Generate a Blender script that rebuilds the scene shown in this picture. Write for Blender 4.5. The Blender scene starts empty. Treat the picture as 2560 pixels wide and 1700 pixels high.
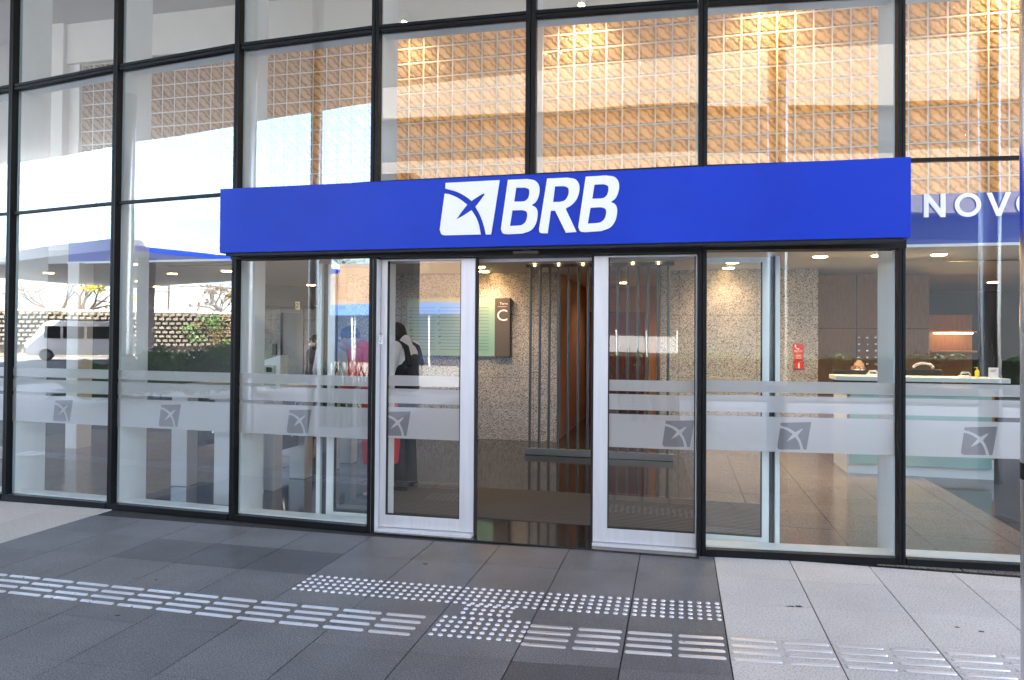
import bpy, bmesh, math, random
from mathutils import Vector, Matrix, Euler
random.seed(7)
R = math.radians
scene = bpy.context.scene
C = scene.collection

# ------------------------------------------------------------------ camera
PITCH, ROLL, YAW, EYE = R(0.8), R(0.43), R(13.3), 1.5
cam = bpy.data.cameras.new('camera')
cam.sensor_width = 36; cam.lens = 1766/2560*36; cam.shift_y = -32/2560
cam.clip_start = 0.05; cam.clip_end = 2000
co = bpy.data.objects.new('camera', cam); C.objects.link(co)
CM = Matrix.Rotation(YAW, 3, 'Z') @ Matrix.Rotation(math.pi/2+PITCH, 3, 'X') @ Matrix.Rotation(ROLL, 3, 'Z')
co.matrix_world = Matrix.Translation((0, 0, EYE)) @ CM.to_4x4()
scene.camera = co
scene.render.resolution_x = 1024; scene.render.resolution_y = 680

# ------------------------------------------------------------------ world, sun, exposure
SUN_EL, SUN_AZ = R(52), R(40)            # sun stands behind the building, to the right (+x +y)
w = bpy.data.worlds.new('World'); scene.world = w; w.use_nodes = True
nt = w.node_tree; bg = nt.nodes['Background']
sky = nt.nodes.new('ShaderNodeTexSky'); sky.sky_type = 'NISHITA'; sky.sun_disc = False
sky.sun_elevation = SUN_EL; sky.sun_rotation = R(90)-SUN_AZ
sky.dust_density = 5.0; sky.altitude = 900
sky.sun_rotation = SUN_AZ
nt.links.new(sky.outputs[0], bg.inputs[0]); bg.inputs[1].default_value = 0.15
sun = bpy.data.lights.new('sun', 'SUN'); sun.energy = 4.5; sun.angle = R(0.5); sun.color = (1, 0.93, 0.82)
so = bpy.data.objects.new('sun', sun); C.objects.link(so)
sd = Vector((math.cos(SUN_EL)*math.sin(SUN_AZ), math.cos(SUN_EL)*math.cos(SUN_AZ), math.sin(SUN_EL)))
so.rotation_euler = sd.to_track_quat('Z', 'Y').to_euler()
scene.view_settings.view_transform = 'Standard'
scene.view_settings.look = 'None'
scene.view_settings.gamma = 1
scene.view_settings.exposure = 3.92
cy = scene.cycles
cy.transparent_max_bounces = 24; cy.max_bounces = 12; cy.diffuse_bounces = 5; cy.glossy_bounces = 5
cy.transmission_bounces = 6; cy.sample_clamp_indirect = 6; cy.caustics_reflective = False; cy.caustics_refractive = False

# ------------------------------------------------------------------ measuring helpers
def ray(px, py):
    return CM @ Vector(((px-1280)/1766, -(py-850)/1766 - 32/1766, -1))
def at(px, py, v):
    d = ray(px, py); return Vector((0, 0, EYE)) + d*(v/d.y)
def gnd(px, py, z=0.0):
    d = ray(px, py); return Vector((0, 0, EYE)) + d*((z-EYE)/d.z)

# ------------------------------------------------------------------ materials
MATS = {}
def mat(name, col=(.5, .5, .5), rough=.5, metal=0.0, spec=.5, emit=None, estr=0, trans=0):
    m = bpy.data.materials.new(name); m.use_nodes = True
    b = m.node_tree.nodes['Principled BSDF']
    b.inputs['Base Color'].default_value = (*col, 1)
    b.inputs['Roughness'].default_value = rough
    b.inputs['Metallic'].default_value = metal
    b.inputs['Specular IOR Level'].default_value = spec
    if emit:
        b.inputs['Emission Color'].default_value = (*emit, 1); b.inputs['Emission Strength'].default_value = estr
    MATS[name] = m
    return m
def nodes(m): return m.node_tree.nodes, m.node_tree.links, m.node_tree.nodes['Principled BSDF']
def coord(m, kind='Object', scale=None):
    n, l, b = nodes(m)
    tc = n.new('ShaderNodeTexCoord')
    if scale is None: return tc.outputs[kind]
    mp = n.new('ShaderNodeMapping'); mp.inputs['Scale'].default_value = scale
    l.new(tc.outputs[kind], mp.inputs[0]); return mp.outputs[0]
def geo(m, scale=(1, 1, 1)):
    n, l, b = nodes(m)
    g = n.new('ShaderNodeNewGeometry'); mp = n.new('ShaderNodeMapping'); mp.inputs['Scale'].default_value = scale
    l.new(g.outputs['Position'], mp.inputs[0]); return mp.outputs[0]
def ramp(m, fac, stops, interp='LINEAR'):
    n, l, b = nodes(m)
    r = n.new('ShaderNodeValToRGB'); r.color_ramp.interpolation = interp
    e = r.color_ramp.elements
    while len(e) < len(stops): e.new(0.5)
    for i, (p, c) in enumerate(stops):
        e[i].position = p; e[i].color = (*c, 1) if len(c) == 3 else c
    l.new(fac, r.inputs[0]); return r.outputs[0]
def noise(m, vec, scale, detail=3, rough=.6):
    n, l, b = nodes(m)
    t = n.new('ShaderNodeTexNoise'); t.inputs['Scale'].default_value = scale
    t.inputs['Detail'].default_value = detail; t.inputs['Roughness'].default_value = rough
    l.new(vec, t.inputs['Vector']); return t.outputs['Fac']
def mul(m, a, bb, mode='MULTIPLY', fac=1.0):
    n, l, b = nodes(m)
    x = n.new('ShaderNodeMix'); x.data_type = 'RGBA'; x.blend_type = mode; x.inputs[0].default_value = fac
    for i, s in ((6, a), (7, bb)):
        if isinstance(s, tuple): x.inputs[i].default_value = (*s, 1)
        else: l.new(s, x.inputs[i])
    return x.outputs[2]
def bump(m, h, strength=.3, dist=.01):
    n, l, b = nodes(m)
    x = n.new('ShaderNodeBump'); x.inputs['Strength'].default_value = strength; x.inputs['Distance'].default_value = dist
    l.new(h, x.inputs['Height']); l.new(x.outputs[0], b.inputs['Normal'])
def setc(m, c): n, l, b = nodes(m); l.new(c, b.inputs['Base Color'])
def setr(m, fac, lo, hi):
    n, l, b = nodes(m)
    x = n.new('ShaderNodeMapRange'); x.inputs['To Min'].default_value = lo; x.inputs['To Max'].default_value = hi
    l.new(fac, x.inputs[0]); l.new(x.outputs[0], b.inputs['Roughness'])

def speckled(name, dark, mid, light, scale, rough, stains=.25, p=(.36, .5, .62)):
    m = mat(name, mid, rough)
    v = geo(m)
    c = ramp(m, noise(m, v, scale, 2, .7), [(p[0], dark), (p[1], mid), (p[2], light)])
    s = ramp(m, noise(m, v, 1.7, 5, .6), [(.3, (1-stains,)*3), (.7, (1, 1, 1))])
    c = mul(m, c, s)
    at_ = m.node_tree.nodes.new('ShaderNodeAttribute'); at_.attribute_name = 'tone'
    setc(m, mul(m, c, at_.outputs['Color']) if name.startswith('paving') else c)
    return m

pav_dark = speckled('paving_dark', (.084, .085, .089), (.148, .149, .153), (.29, .29, .295), 150, .55, .32)
pav_light = speckled('paving_light', (.32, .30, .275), (.62, .58, .53), (.72, .68, .63), 110, .6, .16, (.33, .45, .6))
n_, l_, b_ = nodes(pav_dark); setr(pav_dark, noise(pav_dark, geo(pav_dark), 3, 4), .38, .6)
bump(pav_dark, noise(pav_dark, geo(pav_dark), 300, 2), .25, .002)
bump(pav_light, noise(pav_light, geo(pav_light), 300, 2), .2, .002)
grout = mat('grout', (.03, .03, .03), .9)
asphalt = speckled('asphalt', (.10, .10, .10), (.16, .155, .15), (.22, .21, .2), 60, .8)
plaza = speckled('plaza_stone', (.17, .17, .165), (.23, .225, .215), (.29, .28, .27), 40, .8)
granite = mat('granite', (.4, .4, .4), .28)
_v = granite.node_tree.nodes.new('ShaderNodeTexVoronoi'); _v.inputs['Scale'].default_value = 125
granite.node_tree.links.new(geo(granite), _v.inputs['Vector'])
_s = granite.node_tree.nodes.new('ShaderNodeSeparateColor'); granite.node_tree.links.new(_v.outputs['Color'], _s.inputs[0])
setc(granite, mul(granite, ramp(granite, _s.outputs[0], [(.0, (.03, .03, .032)), (.22, (.13, .13, .13)), (.32, (.36, .355, .355)), (.8, (.49, .485, .48)), (1, (.60, .60, .60))]), ramp(granite, noise(granite, geo(granite), 2.2, 4), [(.3, (.86, .85, .84)), (.7, (1, 1, 1))])))
granite_warm = granite
floor_dark = speckled('floor_dark', (.012, .012, .012), (.028, .028, .029), (.05, .05, .05), 160, .07, .2)
floor_tan = speckled('floor_tan', (.12, .10, .085), (.25, .21, .175), (.34, .30, .25), 110, .16, .2)
black = mat('black_frame', (.007, .008, .009), .4, 0, spec=.16)
n_, l_, b_ = nodes(black); setr(black, noise(black, geo(black), 22, 5), .28, .55)
gasket = mat('gasket', (.008, .008, .009), .7)
white_steel = mat('white_steel', (.84, .92, .93), .38)
setc(white_steel, ramp(white_steel, noise(white_steel, geo(white_steel, (1, 1, .15)), 9, 4), [(.3, (.80, .88, .89)), (.7, (.86, .93, .94))]))
silver = mat('silver_aluminium', (.74, .75, .79), .34, .35)
setc(silver, ramp(silver, noise(silver, geo(silver, (1, 1, .06)), 30, 3), [(.3, (.60, .61, .64)), (.7, (.68, .69, .72))]))
steel = mat('steel', (.62, .62, .64), .2, 1)
setr(steel, noise(steel, geo(steel, (40, 40, .6)), 3, 3), .12, .32)
stud_steel = mat('stud_steel', (.80, .80, .83), .3, .8)
setr(stud_steel, noise(stud_steel, geo(stud_steel), 14, 4), .22, .38)
bar_grey = mat('screen_grey', (.10, .105, .11), .35, .5)
blue = mat('blue_panel', (.0, .04, .50), .5, spec=.25)
bump(blue, noise(blue, geo(blue), 1.1, 2), .12, .03)
setc(blue, ramp(blue, noise(blue, geo(blue), 1.3, 4), [(.3, (.0, .030, .42)), (.7, (.0, .040, .50))]))
setr(blue, noise(blue, geo(blue), 6, 3), .34, .5)
letter_white = mat('letter_white', (.86, .87, .90), .4)
cream = mat('cream_wall', (.80, .78, .73), .7)
setc(cream, ramp(cream, noise(cream, geo(cream), 2, 4), [(.3, (.77, .745, .70)), (.7, (.82, .795, .75))]))
ceiling_m = mat('ceiling_paint', (.56, .55, .54), .8)
slab_blue = mat('slab_blue', (.02, .07, .45), .5)
concrete = mat('concrete', (.42, .41, .40), .8)
setc(concrete, ramp(concrete, noise(concrete, geo(concrete), 1.2, 6), [(.3, (.34, .33, .32)), (.7, (.47, .46, .44))]))
brown_panel = mat('brown_panel', (.2, .12, .075), .45)
setc(brown_panel, ramp(brown_panel, noise(brown_panel, geo(brown_panel, (3, 3, .5)), 14, 4), [(.3, (.26, .135, .07)), (.7, (.36, .20, .115))]))
orange_panel = mat('orange_panel', (.45, .23, .09), .45)
setc(orange_panel, ramp(orange_panel, noise(orange_panel, geo(orange_panel, (3, 3, .4)), 10, 4), [(.3, (.34, .165, .06)), (.7, (.44, .22, .085))]))
corridor_brown = mat('corridor_brown', (.15, .085, .06), .5)
maroon = mat('maroon_door', (.10, .018, .018), .3)
dark_panel = mat('dark_panel', (.03, .03, .032), .4)
door_metal = mat('lift_metal', (.12, .11, .105), .35, .7)
mortar = mat('mortar', (.80, .77, .72), .8)
chrome = mat('chrome', (.8, .8, .8), .12, 1)
plastic_black = mat('plastic_black', (.015, .015, .016), .4)
plastic_grey = mat('plastic_grey', (.45, .46, .47), .4)
board_dark = mat('board_dark', (.085, .075, .075), .4)
board_glass = mat('board_glass', (.30, .47, .40), .12)
setc(board_glass, ramp(board_glass, noise(board_glass, geo(board_glass), 1.0, 2), [(.35, (.22, .42, .38)), (.65, (.38, .50, .38))]))
ink = mat('ink', (.02, .02, .02), .5)
red_sign = mat('red_sign', (.62, .03, .03), .35)
white_paint = mat('white_paint', (.80, .80, .80), .35)
dark_glass = mat('dark_glass', (.01, .012, .014), .05)
rubber = mat('rubber', (.02, .02, .02), .8)
lampglow = mat('lamp_glow', (1, .8, .5), .5, emit=(1, .58, .20), estr=7)
spotglow = mat('spot_glow', (1, .8, .5), .5, emit=(1, .72, .38), estr=3)
taillight = mat('tail_light', (.5, .02, .02), .25)
bark = mat('bark', (.12, .085, .065), .9)
palebark = mat('pale_bark', (.22, .19, .17), .9)
desk_white = mat('desk_white', (.70, .76, .74), .3)
yellow = mat('yellow_plastic', (.8, .62, .03), .4)
paper = mat('paper', (.8, .8, .8), .7)
tan_wall = mat('tan_stone', (.50, .37, .26), .85)
n_, l_, b_ = nodes(tan_wall)
br = n_.new('ShaderNodeTexBrick'); l_.new(geo(tan_wall), br.inputs[0])
def wallbrick(m, bw, rh, c1, c2, cm, ms=.012, off=0.0):
    n, l, b = nodes(m)
    g = n.new('ShaderNodeNewGeometry'); sp = n.new('ShaderNodeSeparateXYZ'); cb = n.new('ShaderNodeCombineXYZ')
    l.new(g.outputs['Position'], sp.inputs[0]); l.new(sp.outputs[0], cb.inputs[0]); l.new(sp.outputs[2], cb.inputs[1])
    br = n.new('ShaderNodeTexBrick'); br.offset = off
    br.inputs['Scale'].default_value = 1; br.inputs['Brick Width'].default_value = bw; br.inputs['Row Height'].default_value = rh
    br.inputs['Mortar Size'].default_value = ms; br.inputs['Color1'].default_value = (*c1, 1); br.inputs['Color2'].default_value = (*c2, 1)
    br.inputs['Mortar'].default_value = (*cm, 1); l.new(cb.outputs[0], br.inputs['Vector'])
    return br.outputs['Color']
c = wallbrick(tan_wall, 1.6, 1.3, (.44, .31, .20), (.40, .27, .17), (.18, .12, .08), .02)
setc(tan_wall, mul(tan_wall, c, ramp(tan_wall, noise(tan_wall, geo(tan_wall), 1.2, 6), [(.3, (.7, .62, .58)), (.7, (1, 1, 1))])))
# speckled granite cladding gets fine slab joints
n_, l_, b_ = nodes(granite)
gc = b_.inputs['Base Color'].links[0].from_socket
setc(granite, mul(granite, gc, wallbrick(granite, 1.02, .91, (1, 1, 1), (.96, .96, .96), (.45, .45, .45), .004)))
n_, l_, b_ = nodes(brown_panel)
gc = b_.inputs['Base Color'].links[0].from_socket
setc(brown_panel, mul(brown_panel, gc, wallbrick(brown_panel, .62, 1.66, (1, 1, 1), (.93, .93, .93), (.3, .3, .3), .006)))

# pane glass: clear with a mirror-like coat
def make_glass(name, tint, base):
    m = bpy.data.materials.new(name); m.use_nodes = True
    n, l = m.node_tree.nodes, m.node_tree.links
    n.remove(n['Principled BSDF']); out = n['Material Output']
    tr = n.new('ShaderNodeBsdfTransparent'); tr.inputs[0].default_value = (*tint, 1)
    gl = n.new('ShaderNodeBsdfGlossy'); gl.inputs['Roughness'].default_value = 0; gl.inputs[0].default_value = (.93, .97, 1, 1)
    lw = n.new('ShaderNodeLayerWeight'); lw.inputs[0].default_value = .5
    p = n.new('ShaderNodeMath'); p.operation = 'POWER'; p.inputs[1].default_value = 2.0; l.new(lw.outputs['Facing'], p.inputs[0])
    q = n.new('ShaderNodeMath'); q.operation = 'MULTIPLY_ADD'; q.inputs[1].default_value = 1-base; q.inputs[2].default_value = base
    l.new(p.outputs[0], q.inputs[0])
    mx = n.new('ShaderNodeMixShader'); l.new(q.outputs[0], mx.inputs[0]); l.new(tr.outputs[0], mx.inputs[1]); l.new(gl.outputs[0], mx.inputs[2])
    l.new(mx.outputs[0], out.inputs[0])
    nz = n.new('ShaderNodeTexNoise'); nz.inputs['Scale'].default_value = 1.1; nz.inputs['Detail'].default_value = 1
    g = n.new('ShaderNodeNewGeometry'); l.new(g.outputs['Position'], nz.inputs['Vector'])
    bp = n.new('ShaderNodeBump'); bp.inputs['Strength'].default_value = .10; bp.inputs['Distance'].default_value = .012
    l.new(nz.outputs['Fac'], bp.inputs['Height']); l.new(bp.outputs[0], gl.inputs['Normal'])
    MATS[name] = m
    return m
glass = make_glass('window_glass', (.90, .94, .94), .135)
glass_mid = make_glass('lower_window_glass', (.92, .955, .95), .10)
glass_low = make_glass('door_glass', (.93, .95, .94), .09)
def make_film(name, col, alpha, rough=.6):
    m = bpy.data.materials.new(name); m.use_nodes = True
    n, l = m.node_tree.nodes, m.node_tree.links
    n.remove(n['Principled BSDF']); out = n['Material Output']
    tr = n.new('ShaderNodeBsdfTransparent'); df = n.new('ShaderNodeBsdfDiffuse'); df.inputs[0].default_value = (*col, 1)
    tl = n.new('ShaderNodeBsdfTranslucent'); tl.inputs[0].default_value = (*col, 1)
    gl = n.new('ShaderNodeBsdfGlossy'); gl.inputs['Roughness'].default_value = .32; gl.inputs[0].default_value = (.8, .83, .9, 1)
    a = n.new('ShaderNodeMixShader'); a.inputs[0].default_value = .35; l.new(df.outputs[0], a.inputs[1]); l.new(tl.outputs[0], a.inputs[2])
    a2 = n.new('ShaderNodeMixShader'); a2.inputs[0].default_value = .12; l.new(a.outputs[0], a2.inputs[1]); l.new(gl.outputs[0], a2.inputs[2])
    c_ = n.new('ShaderNodeMixShader'); c_.inputs[0].default_value = alpha; l.new(tr.outputs[0], c_.inputs[1]); l.new(a2.outputs[0], c_.inputs[2])
    l.new(c_.outputs[0], out.inputs[0]); MATS[name] = m
    return m
film = make_film('frosted_film', (.66, .66, .68), .88)
film_logo = make_film('etched_logo', (.20, .18, .20), .90)

# glass brick
gb = mat('glass_brick', (.40, .33, .25), .07, spec=1.0)
n_, l_, b_ = nodes(gb)
g_ = geo(gb)
sp_ = n_.new('ShaderNodeSeparateXYZ'); l_.new(g_, sp_.inputs[0])
def blk(sock, origin):
    a = n_.new('ShaderNodeMath'); a.operation = 'SUBTRACT'; a.inputs[1].default_value = origin; l_.new(sock, a.inputs[0])
    b2 = n_.new('ShaderNodeMath'); b2.operation = 'DIVIDE'; b2.inputs[1].default_value = .2055; l_.new(a.outputs[0], b2.inputs[0])
    c2 = n_.new('ShaderNodeMath'); c2.operation = 'FRACT'; l_.new(b2.outputs[0], c2.inputs[0]); return c2.outputs[0]
cb_ = n_.new('ShaderNodeCombineXYZ'); l_.new(blk(sp_.outputs[0], -8.93), cb_.inputs[0]); l_.new(blk(sp_.outputs[2], 2.95), cb_.inputs[1])
wv = n_.new('ShaderNodeTexWave'); wv.bands_direction = 'DIAGONAL'; wv.inputs['Scale'].default_value = 1.1; wv.inputs['Distortion'].default_value = 5.5
wv.inputs['Detail'].default_value = 1.5; wv.inputs['Detail Scale'].default_value = 2.2; l_.new(cb_.outputs[0], wv.inputs['Vector'])
nn = noise(gb, g_, 14, 2, .6)
ad = n_.new('ShaderNodeMath'); ad.operation = 'MULTIPLY_ADD'; ad.inputs[1].default_value = .55; l_.new(wv.outputs['Fac'], ad.inputs[0]); l_.new(nn, ad.inputs[2])
bump(gb, ad.outputs[0], 1.0, .045)
_tc = ramp(gb, ad.outputs[0], [(.30, (.38, .28, .15)), (.65, (.56, .43, .26)), (1.0, (.76, .62, .42))])
setc(gb, ramp(gb, ad.outputs[0], [(.30, (.15, .115, .07)), (.65, (.24, .19, .125)), (1.0, (.38, .31, .22))]))  # relief glints put into the colour as paler wave streaks
tl = n_.new('ShaderNodeBsdfTranslucent'); tl.inputs[0].default_value = (.75, .66, .55, 1)
l_.new(_tc, tl.inputs[0])
mx = n_.new('ShaderNodeMixShader'); mx.inputs[0].default_value = .55
l_.new(b_.outputs[0], mx.inputs[1]); l_.new(tl.outputs[0], mx.inputs[2]); l_.new(mx.outputs[0], n_['Material Output'].inputs[0])

mat_m = mat('mat_grille', (.10, .095, .09), .6, .1)
leafm = {}
def leaf_mat(name, a, b2):
    m = mat(name, a, .45)
    oi = m.node_tree.nodes.new('ShaderNodeNewGeometry')
    setc(m, ramp(m, oi.outputs['Random Per Island'], [(0, a), (1, b2)]))
    return m
leaf_dark = leaf_mat('leaf_dark', (.03, .08, .02), (.08, .18, .04))
leaf_green = leaf_mat('leaf_green', (.06, .17, .025), (.16, .32, .06))
leaf_yellow = leaf_mat('leaf_yellow', (.45, .38, .02), (.70, .62, .05))
leaf_rust = leaf_mat('leaf_rust', (.30, .14, .06), (.16, .18, .05))
leaf_pale = leaf_mat('leaf_pale', (.20, .22, .12), (.34, .34, .20))

# ------------------------------------------------------------------ mesh helpers
class MB:
    def __init__(s): s.v = []; s.f = []
    def add(s, vs, fs):
        o = len(s.v); s.v += [tuple(x) for x in vs]; s.f += [tuple(i+o for i in f) for f in fs]; return s
    def box(s, x0, x1, y0, y1, z0, z1, M=None):
        p = [Vector((x, y, z)) for z in (z0, z1) for y in (y0, y1) for x in (x0, x1)]
        if M is not None: p = [M @ q for q in p]
        return s.add(p, [(0, 2, 3, 1), (4, 5, 7, 6), (0, 1, 5, 4), (2, 6, 7, 3), (0, 4, 6, 2), (1, 3, 7, 5)])
    def bar(s, a, b2, wd, d, z0=None, z1=None):
        """box along plan segment a-b, from -d0 to +d1 across it (d = (front, back)), width trimmed by wd at the ends"""
        a = Vector((a[0], a[1])); b2 = Vector((b2[0], b2[1])); t = (b2-a).normalized(); n = Vector((-t.y, t.x))
        a2 = a+t*wd; c2 = b2-t*wd
        q = [a2+n*d[0], c2+n*d[0], c2+n*d[1], a2+n*d[1]]
        z0a = z0 if isinstance(z0, tuple) else (z0, z0); z1a = z1 if isinstance(z1, tuple) else (z1, z1)
        zz0 = [z0a[0], z0a[1], z0a[1], z0a[0]]; zz1 = [z1a[0], z1a[1], z1a[1], z1a[0]]
        p = [(q[i].x, q[i].y, zz0[i]) for i in range(4)]+[(q[i].x, q[i].y, zz1[i]) for i in range(4)]
        return s.add(p, [(3, 2, 1, 0), (4, 5, 6, 7), (0, 1, 5, 4), (1, 2, 6, 5), (2, 3, 7, 6), (3, 0, 4, 7)])
    def tube(s, pts, r, seg=8, cap=True):
        pts = [Vector(p) for p in pts]; rs = r if isinstance(r, (list, tuple)) else [r]*len(pts)
        o = len(s.v); n0 = None
        for i, p in enumerate(pts):
            d = (pts[min(i+1, len(pts)-1)]-pts[max(i-1, 0)]).normalized()
            if n0 is None: n0 = d.orthogonal().normalized()
            n0 = (n0-d*n0.dot(d)).normalized(); bb = d.cross(n0)
            for k in range(seg):
                a = 2*math.pi*k/seg
                s.v.append(tuple(p+(n0*math.cos(a)+bb*math.sin(a))*rs[i]))
        for i in range(len(pts)-1):
            for k in range(seg):
                k2 = (k+1) % seg
                s.f.append((o+i*seg+k, o+i*seg+k2, o+(i+1)*seg+k2, o+(i+1)*seg+k))
        if cap:
            s.f.append(tuple(o+k for k in reversed(range(seg)))); s.f.append(tuple(o+(len(pts)-1)*seg+k for k in range(seg)))
        return s
    def ell(s, c, r, M=None, su=12, sv=8):
        o = len(s.v); c = Vector(c)
        for j in range(sv+1):
            th = math.pi*j/sv
            for i in range(su):
                ph = 2*math.pi*i/su
                q = Vector((r[0]*math.sin(th)*math.cos(ph), r[1]*math.sin(th)*math.sin(ph), r[2]*math.cos(th)))
                if M is not None: q = M @ q
                s.v.append(tuple(c+q))
        for j in range(sv):
            for i in range(su):
                i2 = (i+1) % su; s.f.append((o+j*su+i, o+(j+1)*su+i, o+(j+1)*su+i2, o+j*su+i2))
        return s
    def poly(s, pts, th=None):
        """flat polygon given as world points; th = extrusion vector"""
        o = len(s.v); n = len(pts); s.v += [tuple(p) for p in pts]; s.f.append(tuple(range(o, o+n)))
        if th is not None:
            s.v += [tuple(Vector(p)+th) for p in pts]
            s.f.append(tuple(reversed(range(o+n, o+2*n))))
            for i in range(n):
                j = (i+1) % n; s.f.append((o+i, o+n+i, o+n+j, o+j))
        return s
    def build(s, name, m, parent=None, smooth=False, bev=0, loc=None):
        me = bpy.data.meshes.new(name); me.from_pydata(s.v, [], s.f); me.validate()
        if isinstance(m, str): m = MATS[m]
        me.materials.append(m)
        b = bmesh.new(); b.from_mesh(me); bmesh.ops.recalc_face_normals(b, faces=b.faces)
        if bev: bmesh.ops.bevel(b, geom=[e for e in b.edges if len(e.link_faces) == 2 and e.calc_face_angle(0) > .6], offset=bev, segments=2, affect='EDGES', profile=.7)
        b.to_mesh(me); b.free()
        if smooth:
            for p in me.polygons: p.use_smooth = True
            if smooth == 'auto': me.set_sharp_from_angle(angle=R(35))
        o = bpy.data.objects.new(name, me); C.objects.link(o)
        if parent:
            o.parent = parent; o.matrix_parent_inverse = inv_world(parent)
        return o
def wm(o):
    M = o.matrix_basis.copy()
    return (wm(o.parent) @ o.matrix_parent_inverse @ M) if o.parent else M
def inv_world(o): return wm(o).inverted()
def tag(o, label=None, cat=None, group=None, kind=None):
    if label: o['label'] = label
    if cat: o['category'] = cat
    if group: o['group'] = group
    if kind: o['kind'] = kind
    return o
def thing(name, label, cat, loc=(0, 0, 0), rz=0, group=None):
    o = bpy.data.objects.new(name, None); C.objects.link(o); o.empty_display_size = .1
    o.location = loc; o.rotation_euler = (0, 0, rz)
    return tag(o, label, cat, group)
def put(o, parent):                       # parent an object given in local coordinates of its parent
    o.parent = parent; return o
def copy_tree(o, parent=None):
    c = o.copy(); C.objects.link(c)
    if parent: c.parent = parent
    for ch in [x for x in o.children]: copy_tree(ch, c)
    return c
def polygon_with_holes(outer, holes, thick, name, m, parent, tf):
    """outer, holes: 2D loops; tf maps (a, b, t) to the world; made solid with a filled front"""
    cu = bpy.data.curves.new(name, 'CURVE'); cu.dimensions = '2D'; cu.fill_mode = 'BOTH'; cu.extrude = thick/2
    for lp in [outer]+holes:
        sp = cu.splines.new('POLY'); sp.points.add(len(lp)-1)
        for i, (a, b2) in enumerate(lp): sp.points[i].co = (a, b2, 0, 1)
        sp.use_cyclic_u = True
    tmp = bpy.data.objects.new('tmp', cu); C.objects.link(tmp)
    dg = bpy.context.evaluated_depsgraph_get(); dg.update()
    me = bpy.data.meshes.new_from_object(tmp.evaluated_get(dg)); bpy.data.objects.remove(tmp)
    me.name = name
    for v in me.vertices: v.co = tf(v.co.x, v.co.y, v.co.z)
    me.materials.clear(); me.materials.append(m)
    o = bpy.data.objects.new(name, me); C.objects.link(o)
    if parent: o.parent = parent; o.matrix_parent_inverse = inv_world(parent)
    return o
def text(name, s, size, m, parent, origin, dx=(1, 0, 0), up=(0, 0, 1), thick=.002, align='LEFT', bold=0.0, xs=1.0):
    cu = bpy.data.curves.new(name, 'FONT'); cu.body = s; cu.size = size; cu.extrude = thick/2; cu.align_x = align; cu.offset = bold
    cu.resolution_u = 3
    tmp = bpy.data.objects.new('tmp', cu); C.objects.link(tmp)
    dg = bpy.context.evaluated_depsgraph_get(); dg.update()
    me = bpy.data.meshes.new_from_object(tmp.evaluated_get(dg)); bpy.data.objects.remove(tmp); me.name = name
    dx = Vector(dx); up = Vector(up); nn = dx.cross(up); og = Vector(origin)
    for v in me.vertices: v.co = og+dx*v.co.x*xs+up*v.co.y+nn*v.co.z
    me.materials.clear(); me.materials.append(m)
    o = bpy.data.objects.new(name, me); C.objects.link(o)
    if parent: o.parent = parent; o.matrix_parent_inverse = inv_world(parent)
    return o
def smooth_loop(pts, n=6, closed=True):
    """Catmull-Rom through points; a point given with a third value True stays a corner"""
    out = []; N = len(pts)
    for i in range(N if closed else N-1):
        p0, p1, p2, p3 = [pts[(i+k) % N] if closed else pts[max(0, min(N-1, i+k))] for k in (-1, 0, 1, 2)]
        P = lambda p: Vector(p[:2])
        a, b2, c, d = P(p0), P(p1), P(p2), P(p3)
        if len(p1) > 2: a = b2*2-c if len(p2) <= 2 else b2
        if len(p2) > 2: d = c*2-b2 if len(p1) <= 2 else c
        straight = len(p1) > 2 and len(p2) > 2
        m_ = 1 if straight else n
        for k in range(m_):
            t = k/m_
            q = .5*((2*b2)+(c-a)*t+(2*a-5*b2+4*c-d)*t*t+(3*b2-a-3*c+d)*t**3) if not straight else b2
            out.append((q.x, q.y))
    if not closed: out.append(tuple(pts[-1][:2]))
    return out

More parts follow.
